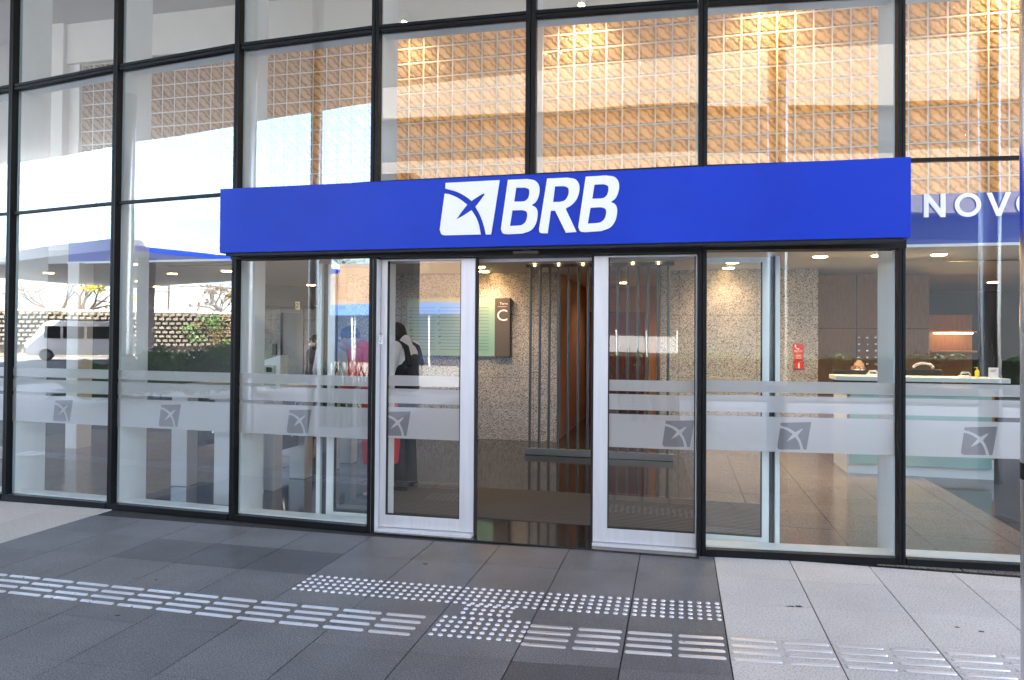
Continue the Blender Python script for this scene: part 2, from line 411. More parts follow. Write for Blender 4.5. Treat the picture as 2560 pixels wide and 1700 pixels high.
# ------------------------------------------------------------------ ground and paving
def cv(u):                                # the slab rows follow the slight curve of the front
    s = u+2.5
    if s <= 0: return 0
    if s < 2.5: return .022*s*s
    return .1375+.11*(s-2.5)
gm = MB(); gm.box(-160, 160, -160, 90, -.6, -.012)
g0 = gm.build('ground', plaza); tag(g0, 'pale stone plaza ground stretching away from the entrance', kind='structure')
US = [.24+.495*k for k in range(-40, 22)]
VS = [5.37-.445*k for k in range(0, 30)]
def tiles(name, m, test, label):
    vs, fs, tone = [], [], []
    rnd = random.Random(3)
    for i, u in enumerate(US[:-1]):
        u1 = US[i+1]
        for j, v in enumerate(VS[:-1]):
            v1 = VS[j+1]; tn = 1+rnd.uniform(-.13, .10); hz = rnd.uniform(-.0009, .0009)
            uc, vc = (u+u1)/2, (v+v1)/2
            if not test(uc, vc): continue
            if m is pav_light: tn = 1+(tn-1)*.25
            if m is pav_dark:
                for (du, dv) in ((-3.47, 4.22), (-2.98, 4.22), (-2.48, 4.22), (-.49, 2.90), (-3.97, 1.9)):
                    if abs(uc-du) < .24 and abs(vc-dv) < .22: tn *= .62
            g = .0034; h2 = .0014
            b0 = len(vs)
            q = [(u+g, v1+h2+cv(u)), (u1-g, v1+h2+cv(u1)), (u1-g, v-h2+cv(u1)), (u+g, v-h2+cv(u))]
            for (x, y) in q: vs.append((x, y, hz))
            for (x, y) in q: vs.append((x, y, -.010))
            for f in ((0, 1, 2, 3), (0, 4, 5, 1), (1, 5, 6, 2), (2, 6, 7, 3), (3, 7, 4, 0)):
                fs.append(tuple(b0+k for k in f)); tone += [tn]*4
    me = bpy.data.meshes.new(name); me.from_pydata(vs, [], fs); me.materials.append(m)
    ca = me.color_attributes.new('tone', 'FLOAT_COLOR', 'CORNER')
    for i, t in enumerate(tone): ca.data[i].color = (t, t, t, 1)
    o = bpy.data.objects.new(name, me); C.objects.link(o); tag(o, label, kind='structure'); return o
isdark = lambda u, v: -4.71 < u < .24
infront = lambda u, v: True
tiles('dark_pavement', pav_dark, lambda u, v: isdark(u, v) and v < 5.1, 'dark grey granite paving strip in front of the doors')
tiles('pavement', pav_light, lambda u, v: not isdark(u, v) and v < 5.2, 'light speckled granite paving on both sides of the dark strip')
gb2 = MB(); gb2.box(-22, 14, -7.6, 5.6, -.011, -.0065)
o = gb2.build('pavement_bed', grout); tag(o, kind='structure', label='dark joints between the paving slabs')

# tactile studs
stud = MB()
for k in range(1): pass
def stud_mesh():
    m_ = MB(); prof = [(.0135, 0), (.0135, .002), (.0105, .005), (.006, .0056), (.0, .0058)]
    seg = 14; o = 0
    for r, z in prof[:-1]:
        for k in range(seg): a = 2*math.pi*k/seg; m_.v.append((r*math.cos(a), r*math.sin(a), z))
    for i in range(len(prof)-2):
        for k in range(seg): k2 = (k+1) % seg; m_.f.append((i*seg+k, i*seg+k2, (i+1)*seg+k2, (i+1)*seg+k))
    m_.v.append((0, 0, prof[-1][1])); c = len(m_.v)-1; i = len(prof)-2
    for k in range(seg): m_.f.append((i*seg+k, i*seg+(k+1) % seg, c))
    return m_
stud_o = stud_mesh().build('tactile_stud', stud_steel, smooth=True)
SL = 'round steel tactile stud set in the dark paving before the entrance'
spots = []
for r_ in range(5):
    for k in range(50):
        u = -2.235+.0247+.0495*k; spots.append((u, 4.025-.0575*r_+cv(u)*.93))
for r_ in range(3):
    for k in range(6):
        u = -1.135+.0495*k; spots.append((u, 3.765-.055*r_+cv(u)))
for r_ in range(5):
    for k in range(10):
        u = -1.235+.025+.0495*k; spots.append((u, 3.585-.0575*r_+cv(u)))
spots.sort(key=lambda p: p[0]**2+p[1]**2)
for i, (x, y) in enumerate(spots[:300]):
    s = stud_o if i == 0 else stud_o.copy()
    if i: C.objects.link(s)
    s.location = (x, y, .001); s.rotation_euler = (random.uniform(-.03, .03), random.uniform(-.03, .03), random.uniform(0, 6))
    tag(s, SL, 'tactile stud', 'round tactile studs in front of the doors')
rest = MB()
for (x, y) in spots[300:]:
    o_ = len(rest.v); sm = stud_mesh(); rest.add([(a+x, b+y, c+.001) for a, b, c in sm.v], sm.f)
o = rest.build('tactile_studs', stud_steel, smooth=True); tag(o, 'farthest round steel studs at the edge of the tactile field', 'tactile stud', kind='stuff')
# tactile bars
def bar_mesh(L=.222, wd=.027, h=.006):
    m_ = MB(); loops = []
    for (k, z) in ((1, 0), (1, .002), (.72, h)):
        lp = []
        for a in range(-90, 91, 30): lp.append((L/2-wd/2+wd/2*k*math.cos(R(a)), wd/2*k*math.sin(R(a)), z))
        for a in range(90, 271, 30): lp.append((-L/2+wd/2+wd/2*k*math.cos(R(a)), wd/2*k*math.sin(R(a)), z))
        loops.append(lp)
    n = len(loops[0])
    for lp in loops: m_.v += lp
    for i in range(2):
        for k in range(n): k2 = (k+1) % n; m_.f.append((i*n+k, i*n+k2, (i+1)*n+k2, (i+1)*n+k))
    m_.f.append(tuple(2*n+k for k in range(n)))
    return m_
bar_o = bar_mesh().build('tactile_bar', stud_steel, smooth='auto'); first = True
bu = [-8.24+.2485*k for k in range(0, 28)]+[-.748+.2495*k for k in range(0, 15)]
for u in bu:
    for r_ in range(4):
        s = bar_o if first else bar_o.copy()
        if not first: C.objects.link(s)
        first = False
        uc = u+.1125; f = .80+.07*(uc > -1)
        s.location = (uc, 3.545-.0755*r_+cv(uc)*f+.012, .001)
        sl = (cv(uc+.1)-cv(uc-.1))/.2*.9
        s.rotation_euler = (random.uniform(-.02, .02), 0, sl)
        if uc > .25: tag(s, 'long steel tactile guide bar on the pale paving right of the dark strip', 'tactile bar', 'tactile guide bars on the light paving')
        elif uc > -1: tag(s, 'long steel tactile guide bar on dark paving right of the stud field', 'tactile bar', 'tactile guide bars right of the stud field')
        elif uc < -4.71: tag(s, 'long steel tactile guide bar on the pale paving at the left', 'tactile bar', 'tactile guide bars on the left light paving')
        else: tag(s, 'long steel tactile guide bar on dark paving left of the stud field', 'tactile bar', 'tactile guide bars left of the stud field')

# ------------------------------------------------------------------ glass front
MP = [(-8.40, 5.345), (-7.16, 5.28), (-5.93, 5.22), (-4.747, 5.161), (-3.518, 5.102), (-2.279, 5.048), (-1.065, 5.075), (.154, 5.106), (1.444, 5.224), (2.70, 5.315), (3.95, 5.40), (5.2, 5.47)]
T1 = [3.68, 3.70, 3.745, 3.81, 3.86, 3.868, 3.872, 3.858, 3.86, 3.86, 3.86, 3.86]
T2 = [2.57, 2.58, 2.595, 2.636, 2.66, 2.68, 2.69, 2.70, 2.709, 2.70, 2.70, 2.70]
N = len(MP); T3 = [5.02]*N; T4 = [6.9]*N
tang = lambda i: (Vector(MP[min(i+1, N-1)])-Vector(MP[max(i-1, 0)])).normalized()
facade = thing('glass_facade', 'black framed glass front with white inner fins and frosted stripes', 'curtain wall', (-2.3, 5.05, 0))
def mull(i, z0, z1, hw=.024, fin=True):
    t = tang(i); p = Vector(MP[i]); a = p-t*hw; b2 = p+t*hw
    m_ = MB()
    m_.bar(a, a+t*(hw*.92), 0, (-.045, .02), z0, z1); m_.bar(b2-t*(hw*.92), b2, 0, (-.045, .02), z0, z1)
    m_.bar(a+t*hw*.92, b2-t*hw*.92, 0, (-.030, .02), z0, z1)
    o = m_.build('mullion', black, facade, bev=.003)
    if fin:
        f_ = MB(); f_.bar(p-t*.022, p+t*.022, 0, (.045, .345), z0, z1)
        f_.build('fin', white_steel, facade, bev=.003)
for i in range(N):
    if i == 6: mull(i, 2.16, 6.9, .038)
    elif i in (5, 7): mull(i, 0, 6.9, .030)
    else: mull(i, 0, 6.9, .0225)
def seg(i): return MP[i], MP[i+1]
def trans(i, Z, h=.026, depth=.15, name='transom'):
    a, b2 = seg(i)
    m_ = MB(); z = (Z[i], Z[i+1])
    m_.bar(a, b2, .036, (-.035, .018), (z[0]-h, z[1]-h), (z[0]-.003, z[1]-.003)); m_.bar(a, b2, .036, (-.035, .018), (z[0]+.003, z[1]+.003), (z[0]+h, z[1]+h))
    m_.bar(a, b2, .036, (-.02, .016), (z[0]-.003, z[1]-.003), (z[0]+.003, z[1]+.003))
    m_.build(name, black, facade, bev=.0025)
    if depth:
        f_ = MB(); f_.bar(a, b2, .024, (.045, depth), (z[0]-.022, z[1]-.022), (z[0]+.022, z[1]+.022)); f_.build('inner_rail', white_steel, facade, bev=.002)
def thin_trans(i, Z):                       # the lower rail is a thin black joint
    a, b2 = seg(i); z = (Z[i], Z[i+1]); m_ = MB()
    m_.bar(a, b2, .030, (-.018, .015), (z[0]-.013, z[1]-.013), (z[0]+.013, z[1]+.013)); m_.build('transom', black, facade, bev=.002)
for i in range(N-1):
    trans(i, T1); trans(i, T3)
    thin_trans(i, T2)
    a, b2 = seg(i)
    if i not in (5, 6):                    # sill with a pale inner ledge
        m_ = MB(); m_.bar(a, b2, .030, (-.05, .012), .0, .050); m_.build('sill', black, facade, bev=.003)
        f_ = MB(); f_.bar(a, b2, .022, (.02, .16), .008, .058); f_.build('inner_sill', white_steel, facade, bev=.002)
LOGO_O = [(772, 1122), (1102, 1105), (1050, 1437), (765, 1443), (735, 1410)]
# emblem outline pieces, in units of the mark's own 370 x 340 drawing
EA = [(772, 1122, 1), (1102, 1105, 1), (1050, 1437, 1), (1018, 1437, 1), (1006, 1385), (985, 1325), (955, 1268, 1), (985, 1228), (1006, 1199), (1009, 1190), (1000, 1188), (968, 1207), (930, 1232, 1), (895, 1205), (840, 1176), (770, 1156, 1)]
EB = [(766, 1187, 1), (800, 1193), (850, 1215), (903, 1254, 1), (868, 1300), (835, 1347, 1), (880, 1322), (930, 1289, 1), (957, 1332), (975, 1380), (986, 1437, 1), (770, 1443, 1), (747, 1436), (736, 1408, 1)]
def emblem(name, m, parent, tf, thick):
    obs = []
    for E_ in (EA, EB):
        lp = smooth_loop(E_, 5)
        obs.append(polygon_with_holes([((x-735)/367, (1443-y)/338) for x, y in lp], [], thick, name, m, parent, tf))
    return obs
def panew(i, z0, z1, name='glass_pane', m=glass, trim=.028):
    a, b2 = seg(i); m_ = MB(); m_.bar(a, b2, trim, (-.005, .005), z0, z1)
    m_.v = m_.v; 
    # a single sheet: one reflecting surface
    aa = Vector(a); bb = Vector(b2); t = (bb-aa).normalized(); p = aa+t*trim; q = bb-t*trim
    z0a = z0 if isinstance(z0, tuple) else (z0, z0); z1a = z1 if isinstance(z1, tuple) else (z1, z1)
    s = MB(); s.add([(p.x, p.y, z0a[0]), (q.x, q.y, z0a[1]), (q.x, q.y, z1a[1]), (p.x, p.y, z1a[0])], [(0, 1, 2, 3)])
    return s.build(name, m, facade)
BANDS = [(1.110, 1.190), (.975, 1.088), (.705, .945)]
def bands_on(a, b2, trim, parent, logo_u, dz=0.0, off=.004, both=True):
    aa = Vector(a); bb = Vector(b2); t = (bb-aa).normalized(); n = Vector((-t.y, t.x))
    p = aa+t*trim+n*off; q = bb-t*trim+n*off
    for (z0, z1) in BANDS:
        s = MB(); s.add([(p.x, p.y, z0+dz), (q.x, q.y, z0+dz), (q.x, q.y, z1+dz), (p.x, p.y, z1+dz)], [(0, 1, 2, 3)])
        s.build('frosted_stripe', film, parent)
    if logo_u is not None:
        def tf(a_, b_, t_):
            x = logo_u+a_*.222; yy = aa.y+(x-aa.x)*(bb.y-aa.y)/(bb.x-aa.x)+n.y*(off-.002)
            return Vector((x, yy, .722+dz+b_*.193))
        emblem('etched_logo', film_logo, parent, tf, .0)
LU = {1: -6.66, 2: -5.425, 3: -4.280, 4: -3.043, 7: .660, 8: 1.822, 9: 3.0}
for i in range(N-1):
    up1 = panew(i, (T1[i]+.03, T1[i+1]+.03), (4.99, 4.99)); panew(i, (5.05, 5.05), (6.9, 6.9))
    panew(i, (T2[i]+.013, T2[i+1]+.013), (T1[i]-.03, T1[i+1]-.03))
    if i in (5, 6): continue
    ztop = (T2[i]-.013, T2[i+1]-.013) if i not in (4, 7) else (2.10, 2.10)
    pn = panew(i, .05, ztop, 'glass_pane', glass_mid)
    a, b2 = seg(i)
    bands_on(a, b2, .030, pn, LU.get(i), (.0 if i < 5 else .02 if i > 6 else 0))
# entrance head beam
hb = MB()
hb.bar((-3.545, 5.10), (-2.279, 5.048), 0, (-.05, .10), 2.112, 2.19); hb.bar((-2.279, 5.048), (.154, 5.106), 0, (-.06, .16), 2.098, 2.19); hb.bar((.154, 5.106), (1.47, 5.226), 0, (-.05, .10), 2.112, 2.20)
hb.build('head_beam', black, facade, bev=.003)
hs = MB(); hs.bar((-2.24, 5.2), (.12, 5.25), 0, (0.02, .06), 2.075, 2.097); hs.build('door_track', silver, facade)
# door sill tracks
th = MB(); th.bar((-2.255, 5.045), (-1.49, 5.05), 0, (-.02, .14), .002, .030); th.build('floor_track', silver, facade, bev=.002)
th = MB(); th.bar((-.60, 5.09), (.125, 5.10), 0, (-.02, .14), .002, .030); th.build('floor_track', silver, facade, bev=.002)
# inner jamb posts
for (u0, u1, v, m_) in ((-2.905, -2.870, 5.31, white_steel), (-2.866, -2.828, 5.34, dark_panel), (.640, .668, 5.38, dark_panel), (.672, .704, 5.36, white_steel)):
    s = MB(); s.box(u0, u1, v, v+.09, .02, 2.097); s.build('jamb_post', m_, facade, bev=.003)

# lettering on the right-hand pane
def lt(x): return at(1600+x[0]*.40816, x[1]*.40816, 5.262)
nl = thing('window_lettering', 'white capital letters on the glass right of the blue sign', 'lettering', (1.9, 5.25, 2.3))
def glyph(name, outer, holes, parent, v0, m, th=.004, sm=5, org=None, k=1):
    """outline drawn as (x, z) in metres on the plane y=v0"""
    ol = smooth_loop(outer, sm); hl = [smooth_loop(h, sm) for h in holes]
    return polygon_with_holes(ol, hl, th, name, m, parent, lambda a, b2, t: Vector((a, v0(a) if callable(v0) else v0, b2))+Vector((0, t, 0)))
rv = lambda a: 5.224+(a-1.444)*.0725-.010
z0, z1 = 2.322, 2.478
def NOVO():
    g = lambda pts: [(x, z, 1) for x, z in pts]
    glyph('letter', g([(1.592, z0), (1.592, z1), (1.622, z1), (1.695, z0+.055), (1.695, z1), (1.726, z1), (1.726, z0), (1.696, z0), (1.622, z1-.055), (1.622, z0)]), [], nl, rv, letter_white)
    ring = lambda cx, r: [(cx+r*math.cos(R(a)), (z0+z1)/2+r*1.0*math.sin(R(a))) for a in range(0, 360, 20)]
    glyph('letter', ring(1.862, .080), [ring(1.862, .052)], nl, rv, letter_white, sm=2)
    glyph('letter', g([(1.975, z1), (2.035, z0), (2.062, z0), (2.122, z1), (2.090, z1), (2.048, z0+.045), (2.007, z1)]), [], nl, rv, letter_white)
    glyph('letter', ring(2.232, .080), [ring(2.232, .052)], nl, rv, letter_white, sm=2)
NOVO()

# ------------------------------------------------------------------ blue sign
sign = thing('entrance_sign', 'long bright blue sign box with white emblem and letters over the doors', 'sign', (-1.06, 4.9, 2.15))
s = MB(); s.box(-3.543, 1.421, 4.90, 5.020, 2.148, 2.657); s.build('panel', blue, sign, bev=.004)
s = MB(); s.box(-3.50, 1.38, 4.92, 5.030, 2.128, 2.1475); s.build('underside', gasket, sign)
def tz(x, y):
    p = at(800+x*.40816, y*.40816, 4.9); return p.x, p.z
def sglyph(outer, holes):
    f = lambda L_: [(*tz(p[0], p[1]), 1) if len(p) > 2 else tz(p[0], p[1]) for p in L_]
    glyph('letter', f(outer), [f(h) for h in holes], sign, 4.894, letter_white, .010, 6)
Bo = [(1153, 1103, 1), (1270, 1098, 1), (1318, 1108), (1343, 1140), (1343, 1190), (1325, 1235), (1297, 1257, 1), (1325, 1275), (1334, 1310), (1325, 1365), (1295, 1410), (1240, 1432, 1), (1150, 1436, 1), (1122, 1430), (1110, 1405, 1)]
Bh1 = [(1203, 1152, 1), (1255, 1150, 1), (1280, 1160), (1284, 1185), (1276, 1215), (1258, 1232), (1235, 1236, 1), (1190, 1236, 1)]
Bh2 = [(1180, 1290, 1), (1240, 1288, 1), (1265, 1297), (1271, 1322), (1262, 1357), (1240, 1378), (1215, 1383, 1), (1164, 1385, 1)]
sglyph(Bo, [Bh1, Bh2])
Ro = [(1393, 1095, 1), (1515, 1090, 1), (1565, 1100), (1588, 1133), (1587, 1180), (1570, 1225), (1540, 1258), (1505, 1279, 1), (1572, 1422, 1), (1507, 1426, 1), (1441, 1291, 1), (1415, 1292, 1), (1396, 1430, 1), (1365, 1430, 1), (1347, 1424), (1343, 1405, 1)]
Rh = [(1441, 1143, 1), (1495, 1142, 1), (1520, 1152), (1525, 1178), (1517, 1207), (1498, 1230), (1470, 1238, 1), (1428, 1239, 1)]
sglyph(Ro, [Rh])
def sh2(L_): return [((p[0]-1110)*1.06+1583, (p[1]-1103)*1.018+1085-(p[0]-1110)*.022, *p[2:]) for p in L_]
sglyph(sh2(Bo), [sh2(Bh1), sh2(Bh2)])
def tfE(a_, b_, t_):
    x, z = tz(735+a_*367, 1443-b_*338); return Vector((x, 4.894+t_, z))
emblem('emblem', letter_white, sign, tfE, .010)

# ------------------------------------------------------------------ doors
def sliding(name, label, u0, u1, v, stl, str_, rail, top, logo, slope=.023, frame=silver, zb=.034):
    d = thing(name, label, 'sliding door', ((u0+u1)/2, v, 0))
    P = lambda u: (u, v+(u-u0)*slope)
    s = MB()
    s.bar(P(u0), P(u0+stl), 0, (-.022, .022), zb, 2.092); s.build('stile', frame, d, bev=.003)
    s = MB(); s.bar(P(u1-str_), P(u1), 0, (-.022, .022), zb, 2.092); s.build('stile', frame, d, bev=.003)
    s = MB(); s.bar(P(u0+stl), P(u1-str_), 0, (-.020, .020), zb, rail); s.build('bottom_rail', frame, d, bev=.003)
    s = MB(); s.bar(P(u0+stl), P(u1-str_), 0, (-.020, .020), 2.092-top, 2.092); s.build('top_rail', frame, d, bev=.003)
    a, b2 = P(u0+stl), P(u1-str_)
    s = MB(); s.add([(a[0], a[1], rail), (b2[0], b2[1], rail), (b2[0], b2[1], 2.092-top), (a[0], a[1], 2.092-top)], [(0, 1, 2, 3)])
    gl = s.build('door_glass', glass_low, d)
    g_ = MB(); e = .008
    g_.bar(a, b2, 0, (-.014, .014), rail, rail+e); g_.bar(P(u0+stl), P(u0+stl+e), 0, (-.014, .014), rail+e, 2.092-top); g_.bar(P(u1-str_-e), P(u1-str_), 0, (-.014, .014), rail+e, 2.092-top)
    g_.build('glazing_gasket', gasket, d)
    if logo is not None: bands_on(a, b2, .0, gl, logo, .008)
    return d
d1 = sliding('sliding_door', 'silver framed glass door leaf left of the open doorway', -2.245, -1.493, 5.105, .050, .110, .126, .012, -2.226)
s = MB(); s.box(-2.292, -2.247, 5.01, 5.125, .006, 2.09); s.build('edge_post', silver, d1, bev=.003)
s = MB(); s.box(-1.490, -1.474, 5.10, 5.14, .012, 2.095); s.build('edge_seal', gasket, d1)
d2 = sliding('sliding_door', 'silver framed glass door leaf right of the open doorway', -.600, .120, 5.130, .103, .006, .132, .012, -.112)
s = MB(); s.box(-.618, -.602, 5.12, 5.16, .012, 2.095); s.build('edge_seal', gasket, d2)
sliding('sliding_door', 'inner door leaf parked behind the fixed pane left of the doorway', -2.815, -2.375, 5.335, .064, .03, .060, .035, None, 0, white_steel, .012)
sliding('sliding_door', 'inner door leaf parked behind the fixed pane right of the doorway',   .118, .634, 5.40, .03, .048, .070, .035, None, 0, white_steel, .012)
st = thing('door_sticker', 'small pale sticker on the edge post of the left door leaf', 'sticker', (-2.27, 5.0, 1.58))
s = MB(); a = at(800+362*.40816, 560+680*.40816, 5.006); b2 = at(800+385*.40816, 560+735*.40816, 5.006)
s.box(a.x, b2.x, 5.004, 5.008, b2.z, a.z); s.build('plate', paper, st)
text('writing', 'PUXE', .030, ink, st, (b2.x-.006, 5.003, b2.z+.012), dx=(0, 0, 1), up=(-1, 0, 0), thick=.001)
sn = thing('motion_sensor', 'small black motion sensor under the blue sign above the doorway', 'sensor', (-1.07, 5.0, 2.12))
s = MB(); s.box(-1.17, -.98, 4.955, 5.015, 2.100, 2.126); s.build('housing', plastic_black, sn, bev=.008)
s = MB(); s.box(-1.10, -1.05, 4.962, 5.0, 2.127, 2.140); s.build('lens', plastic_grey, sn, bev=.003)

# ------------------------------------------------------------------ lobby shell
def sbox(name, m, x0, x1, y0, y1, z0, z1, label=None, kind='structure', cat=None, bev=0):
    s = MB(); s.box(x0, x1, y0, y1, z0, z1); o = s.build(name, m, bev=bev); tag(o, label, cat, kind=kind); return o
sbox('lobby_floor', floor_dark, -22, 9, 5.115, 22, -.2, .002, 'polished dark stone lobby floor')
for (x0, x1, y0, y1) in ((.20, 2.60, 5.16, 10.96), (-9, -4.85, 5.40, 9.3), (-4.85, -4.35, 6.3, 9.3)):
    s = MB(); s.box(x0, x1, y0, y1, .002, .006); o = s.build('lobby_floor_inlay', floor_tan); tag(o, 'warm tan granite area of the lobby floor', kind='structure')
sbox('threshold', floor_dark, -2.27, .14, 4.995, 5.60, .0025, .012, 'polished dark stone threshold in the open doorway')
# joints in the tan floor
n_, l_, b_ = nodes(floor_tan); gc = b_.inputs['Base Color'].links[0].from_socket
g_ = n_.new('ShaderNodeNewGeometry'); br = n_.new('ShaderNodeTexBrick'); br.offset = 0
br.inputs['Scale'].default_value = 1; br.inputs['Brick Width'].default_value = .6; br.inputs['Row Height'].default_value = 1.2
br.inputs['Mortar Size'].default_value = .006; br.inputs['Color1'].default_value = (1, 1, 1, 1); br.inputs['Color2'].default_value = (.93, .93, .93, 1); br.inputs['Mortar'].default_value = (.3, .3, .3, 1)
l_.new(g_.outputs['Position'], br.inputs['Vector']); setc(floor_tan, mul(floor_tan, gc, br.outputs['Color']))
mt = thing('entrance_mat', 'ribbed dark entrance mat just inside the doorway', 'mat', (-1.1, 6.1, 0))
s = MB(); s.box(-2.9, .735, 5.61, 6.75, .002, .008); s.build('mat_base', gasket, mt)
s = MB()
for k in range(25):
    y = 5.63+k*.0445; s.box(-2.88, .715, y, y+.016, .008, .020)
s.build('ribs', mat_m, mt)
# ceiling slab with blue edge
sbox('lobby_ceiling', ceiling_m, -22, 9, 7.80, 16.5, 2.44, 2.62, 'low painted lobby ceiling with round downlights')
sbox('floor_slab_edge', slab_blue, -7.9, 9, 7.765, 7.80, 2.445, 2.95, 'blue edge of the upper floor slab behind the glass')
s = MB(); s.box(-7.9, 9, 7.745, 7.762, 2.425, 2.452); o = s.build('slab_trim', white_steel); tag(o, 'white trim line under the blue slab edge', 'trim')
sbox('upper_floor', cream, -22, 9, 7.80, 8.86, 2.62, 2.95, 'top of the upper floor slab')
# slot diffusers in the ceiling
def vent(x, y, lab):
    s = MB(); s.box(x-.6, x+.6, y-.05, y+.05, 2.432, 2.4385); o = s.build('ceiling_slot', dark_panel); tag(o, lab, 'air slot')
vent(-6.2, 8.3, 'long dark air slot in the lobby ceiling at the left'); vent(3.7, 9.3, 'long dark air slot in the lobby ceiling over the desk')
# glass block wall
gw = thing('glass_block_wall', 'wall of square glass blocks glowing amber above the lobby', 'glass block wall', (-2, 9, 2.95))
PIT = .2055; gx0 = -8.93; nx = 78; gz0 = 2.95; nz = 13
s = MB(); s.box(gx0, gx0+nx*PIT, 9.0, 9.02, gz0, gz0+nz*PIT); s2 = MB(); hw = PIT/2-.010
for i in range(nx):
    for j in range(nz):
        cx = gx0+(i+.5)*PIT; cz = gz0+(j+.5)*PIT
        prof = ((hw, 8.999), (hw-.004, 8.972), (hw-.016, 8.966), (hw-.026, 8.974))
        o_ = len(s2.v)
        for (h_, y_) in prof:
            for (sx, sz) in ((-1, -1), (1, -1), (1, 1), (-1, 1)): s2.v.append((cx+sx*h_, y_, cz+sz*h_))
        for k in range(3):
            for e in range(4): e2 = (e+1) % 4; s2.f.append((o_+4*k+e, o_+4*k+e2, o_+4*k+4+e2, o_+4*k+4+e))
        s2.f.append((o_+12, o_+13, o_+14, o_+15))
s3 = MB()                                  # raised mortar grid
for i in range(nx+1):
    x = gx0+i*PIT; s3.box(x-.0085, x+.0085, 8.978, 8.9995, gz0, gz0+nz*PIT)
for j in range(nz+1):
    z = gz0+j*PIT; s3.box(gx0, gx0+nx*PIT, 8.980, 8.9990, z-.0085, z+.0085)
s3.build('mortar_grid', mortar, gw); s2.build('glass_blocks', gb, gw)
ztop = gz0+nz*PIT
sbox('bulkhead', cream, -9.4, 8.0, 8.88, 9.25, ztop+.002, 6.235, 'cream bulkhead wall over the glass blocks', None, 'wall')
sbox('upper_ceiling', ceiling_m, -22, 9, 5.15, 12, 6.24, 6.5, 'grey ceiling high above the lobby')
pl = thing('wall_pillar', 'cream pillar standing at the left end of the glass blocks', 'pillar', (-9.2, 9, 0))
s = MB(); s.box(-9.44, -9.13, 8.82, 9.3, 2.95, 6.235); s.build('shaft', cream, pl, bev=.01)
s = MB(); s.box(-9.128, -8.935, 8.93, 9.3, 2.95, 6.233); s.build('return', cream, pl)
sbox('upper_side_wall', concrete, -22, -9.45, 9.3, 9.5, 2.95, 6.24, 'grey wall left of the cream pillar', None, 'wall')
sbox('service_wall', cream, -22, 9, 11.0, 11.2, 2.62, 6.24, 'plain wall behind the glass blocks', None, 'wall')
for k, (x, pw) in enumerate(((-6.5, 1.3), (-2.5, 4.4), (1.2, 4.6), (4.6, 4.2))):
    la = bpy.data.lights.new('wash_lamp', 'AREA'); la.shape = 'RECTANGLE'; la.size = 3.4; la.size_y = 2.2; la.energy = pw; la.color = (1, .56, .19)
    lo = bpy.data.objects.new('wash_lamp', la); C.objects.link(lo); lo.location = (x, 10.7, 4.4); lo.rotation_euler = (R(-90), 0, 0)
# small warm spots above the slab, washing the blocks from the front
for k, (x, pw) in enumerate(((-3.55, 22), (-1.2, 46), (1.05, 46), (3.6, 46))):
    t = thing('wall_spot', ['leftmost small warm spot lamp above the glass blocks', 'second small warm spot lamp above the glass blocks', 'third small warm spot lamp above the glass blocks', 'rightmost small warm spot lamp above the glass blocks'][k], 'lamp', (x, 8.72, 5.70), group='spot lamps above the glass blocks')
    s = MB(); s.tube([(x, 8.78, 5.80), (x, 8.70, 5.64)], .045, 12); s.build('housing', white_steel, t, smooth='auto')
    s = MB(); s.tube([(x, 8.699, 5.638), (x, 8.696, 5.632)], .036, 12); s.build('bulb', spotglow, t)
    la = bpy.data.lights.new('spot_light', 'SPOT'); la.energy = pw*.22; la.color = (1, .62, .27); la.spot_size = R(140); la.spot_blend = .9; la.shadow_soft_size = .04
    lo = bpy.data.objects.new('spot_light', la); C.objects.link(lo); lo.parent = t; lo.location = (0, -.12, -.12); lo.rotation_euler = (R(22), 0, 0)

# granite walls, corridor
def wall(name, m, x0, x1, y0, y1, z0, z1, label, cat='wall'):
    return sbox(name, m, x0, x1, y0, y1, z0, z1, label, None, cat)
wall('granite_wall', granite, -4.85, -1.70, 10.0, 10.25, .004, 2.438, 'speckled granite wall left of the corridor opening, holding the green board')
wall('granite_wall', granite, -.25, 1.786, 10.0, 10.25, .004, 2.438, 'speckled granite wall right of the corridor opening')
wall('corridor_wall', corridor_brown, -1.86, -1.70, 10.252, 13.2, .004, 2.438, 'brown wall along the left side of the corridor')
wall('corridor_end_wall', orange_panel, -1.70, -.0, 13.2, 13.35, .004, 2.438, 'amber lit wall at the end of the corridor')
wall('corridor_wall', orange_panel, -.25, -.1, 10.252, 13.19, .004, 2.438, 'amber wall along the right side of the corridor')
cd = thing('corridor_door', 'dark red door with pale hinges inside the corridor', 'door', (-1.2, 13.1, 0))
s = MB(); s.box(-1.66, -.62, 13.12, 13.198, .01, 1.98); s.build('door_leaf', maroon, cd, bev=.004)
for z in (.32, 1.0, 1.72):
    s = MB(); s.box(-1.655, -1.615, 13.10, 13.119, z-.06, z+.06); s.build('hinge', chrome, cd)
s = MB(); s.tube([(-.70, 13.08, 1.0), (-.80, 13.06, 1.0)], .012, 8); s.build('handle', chrome, cd)
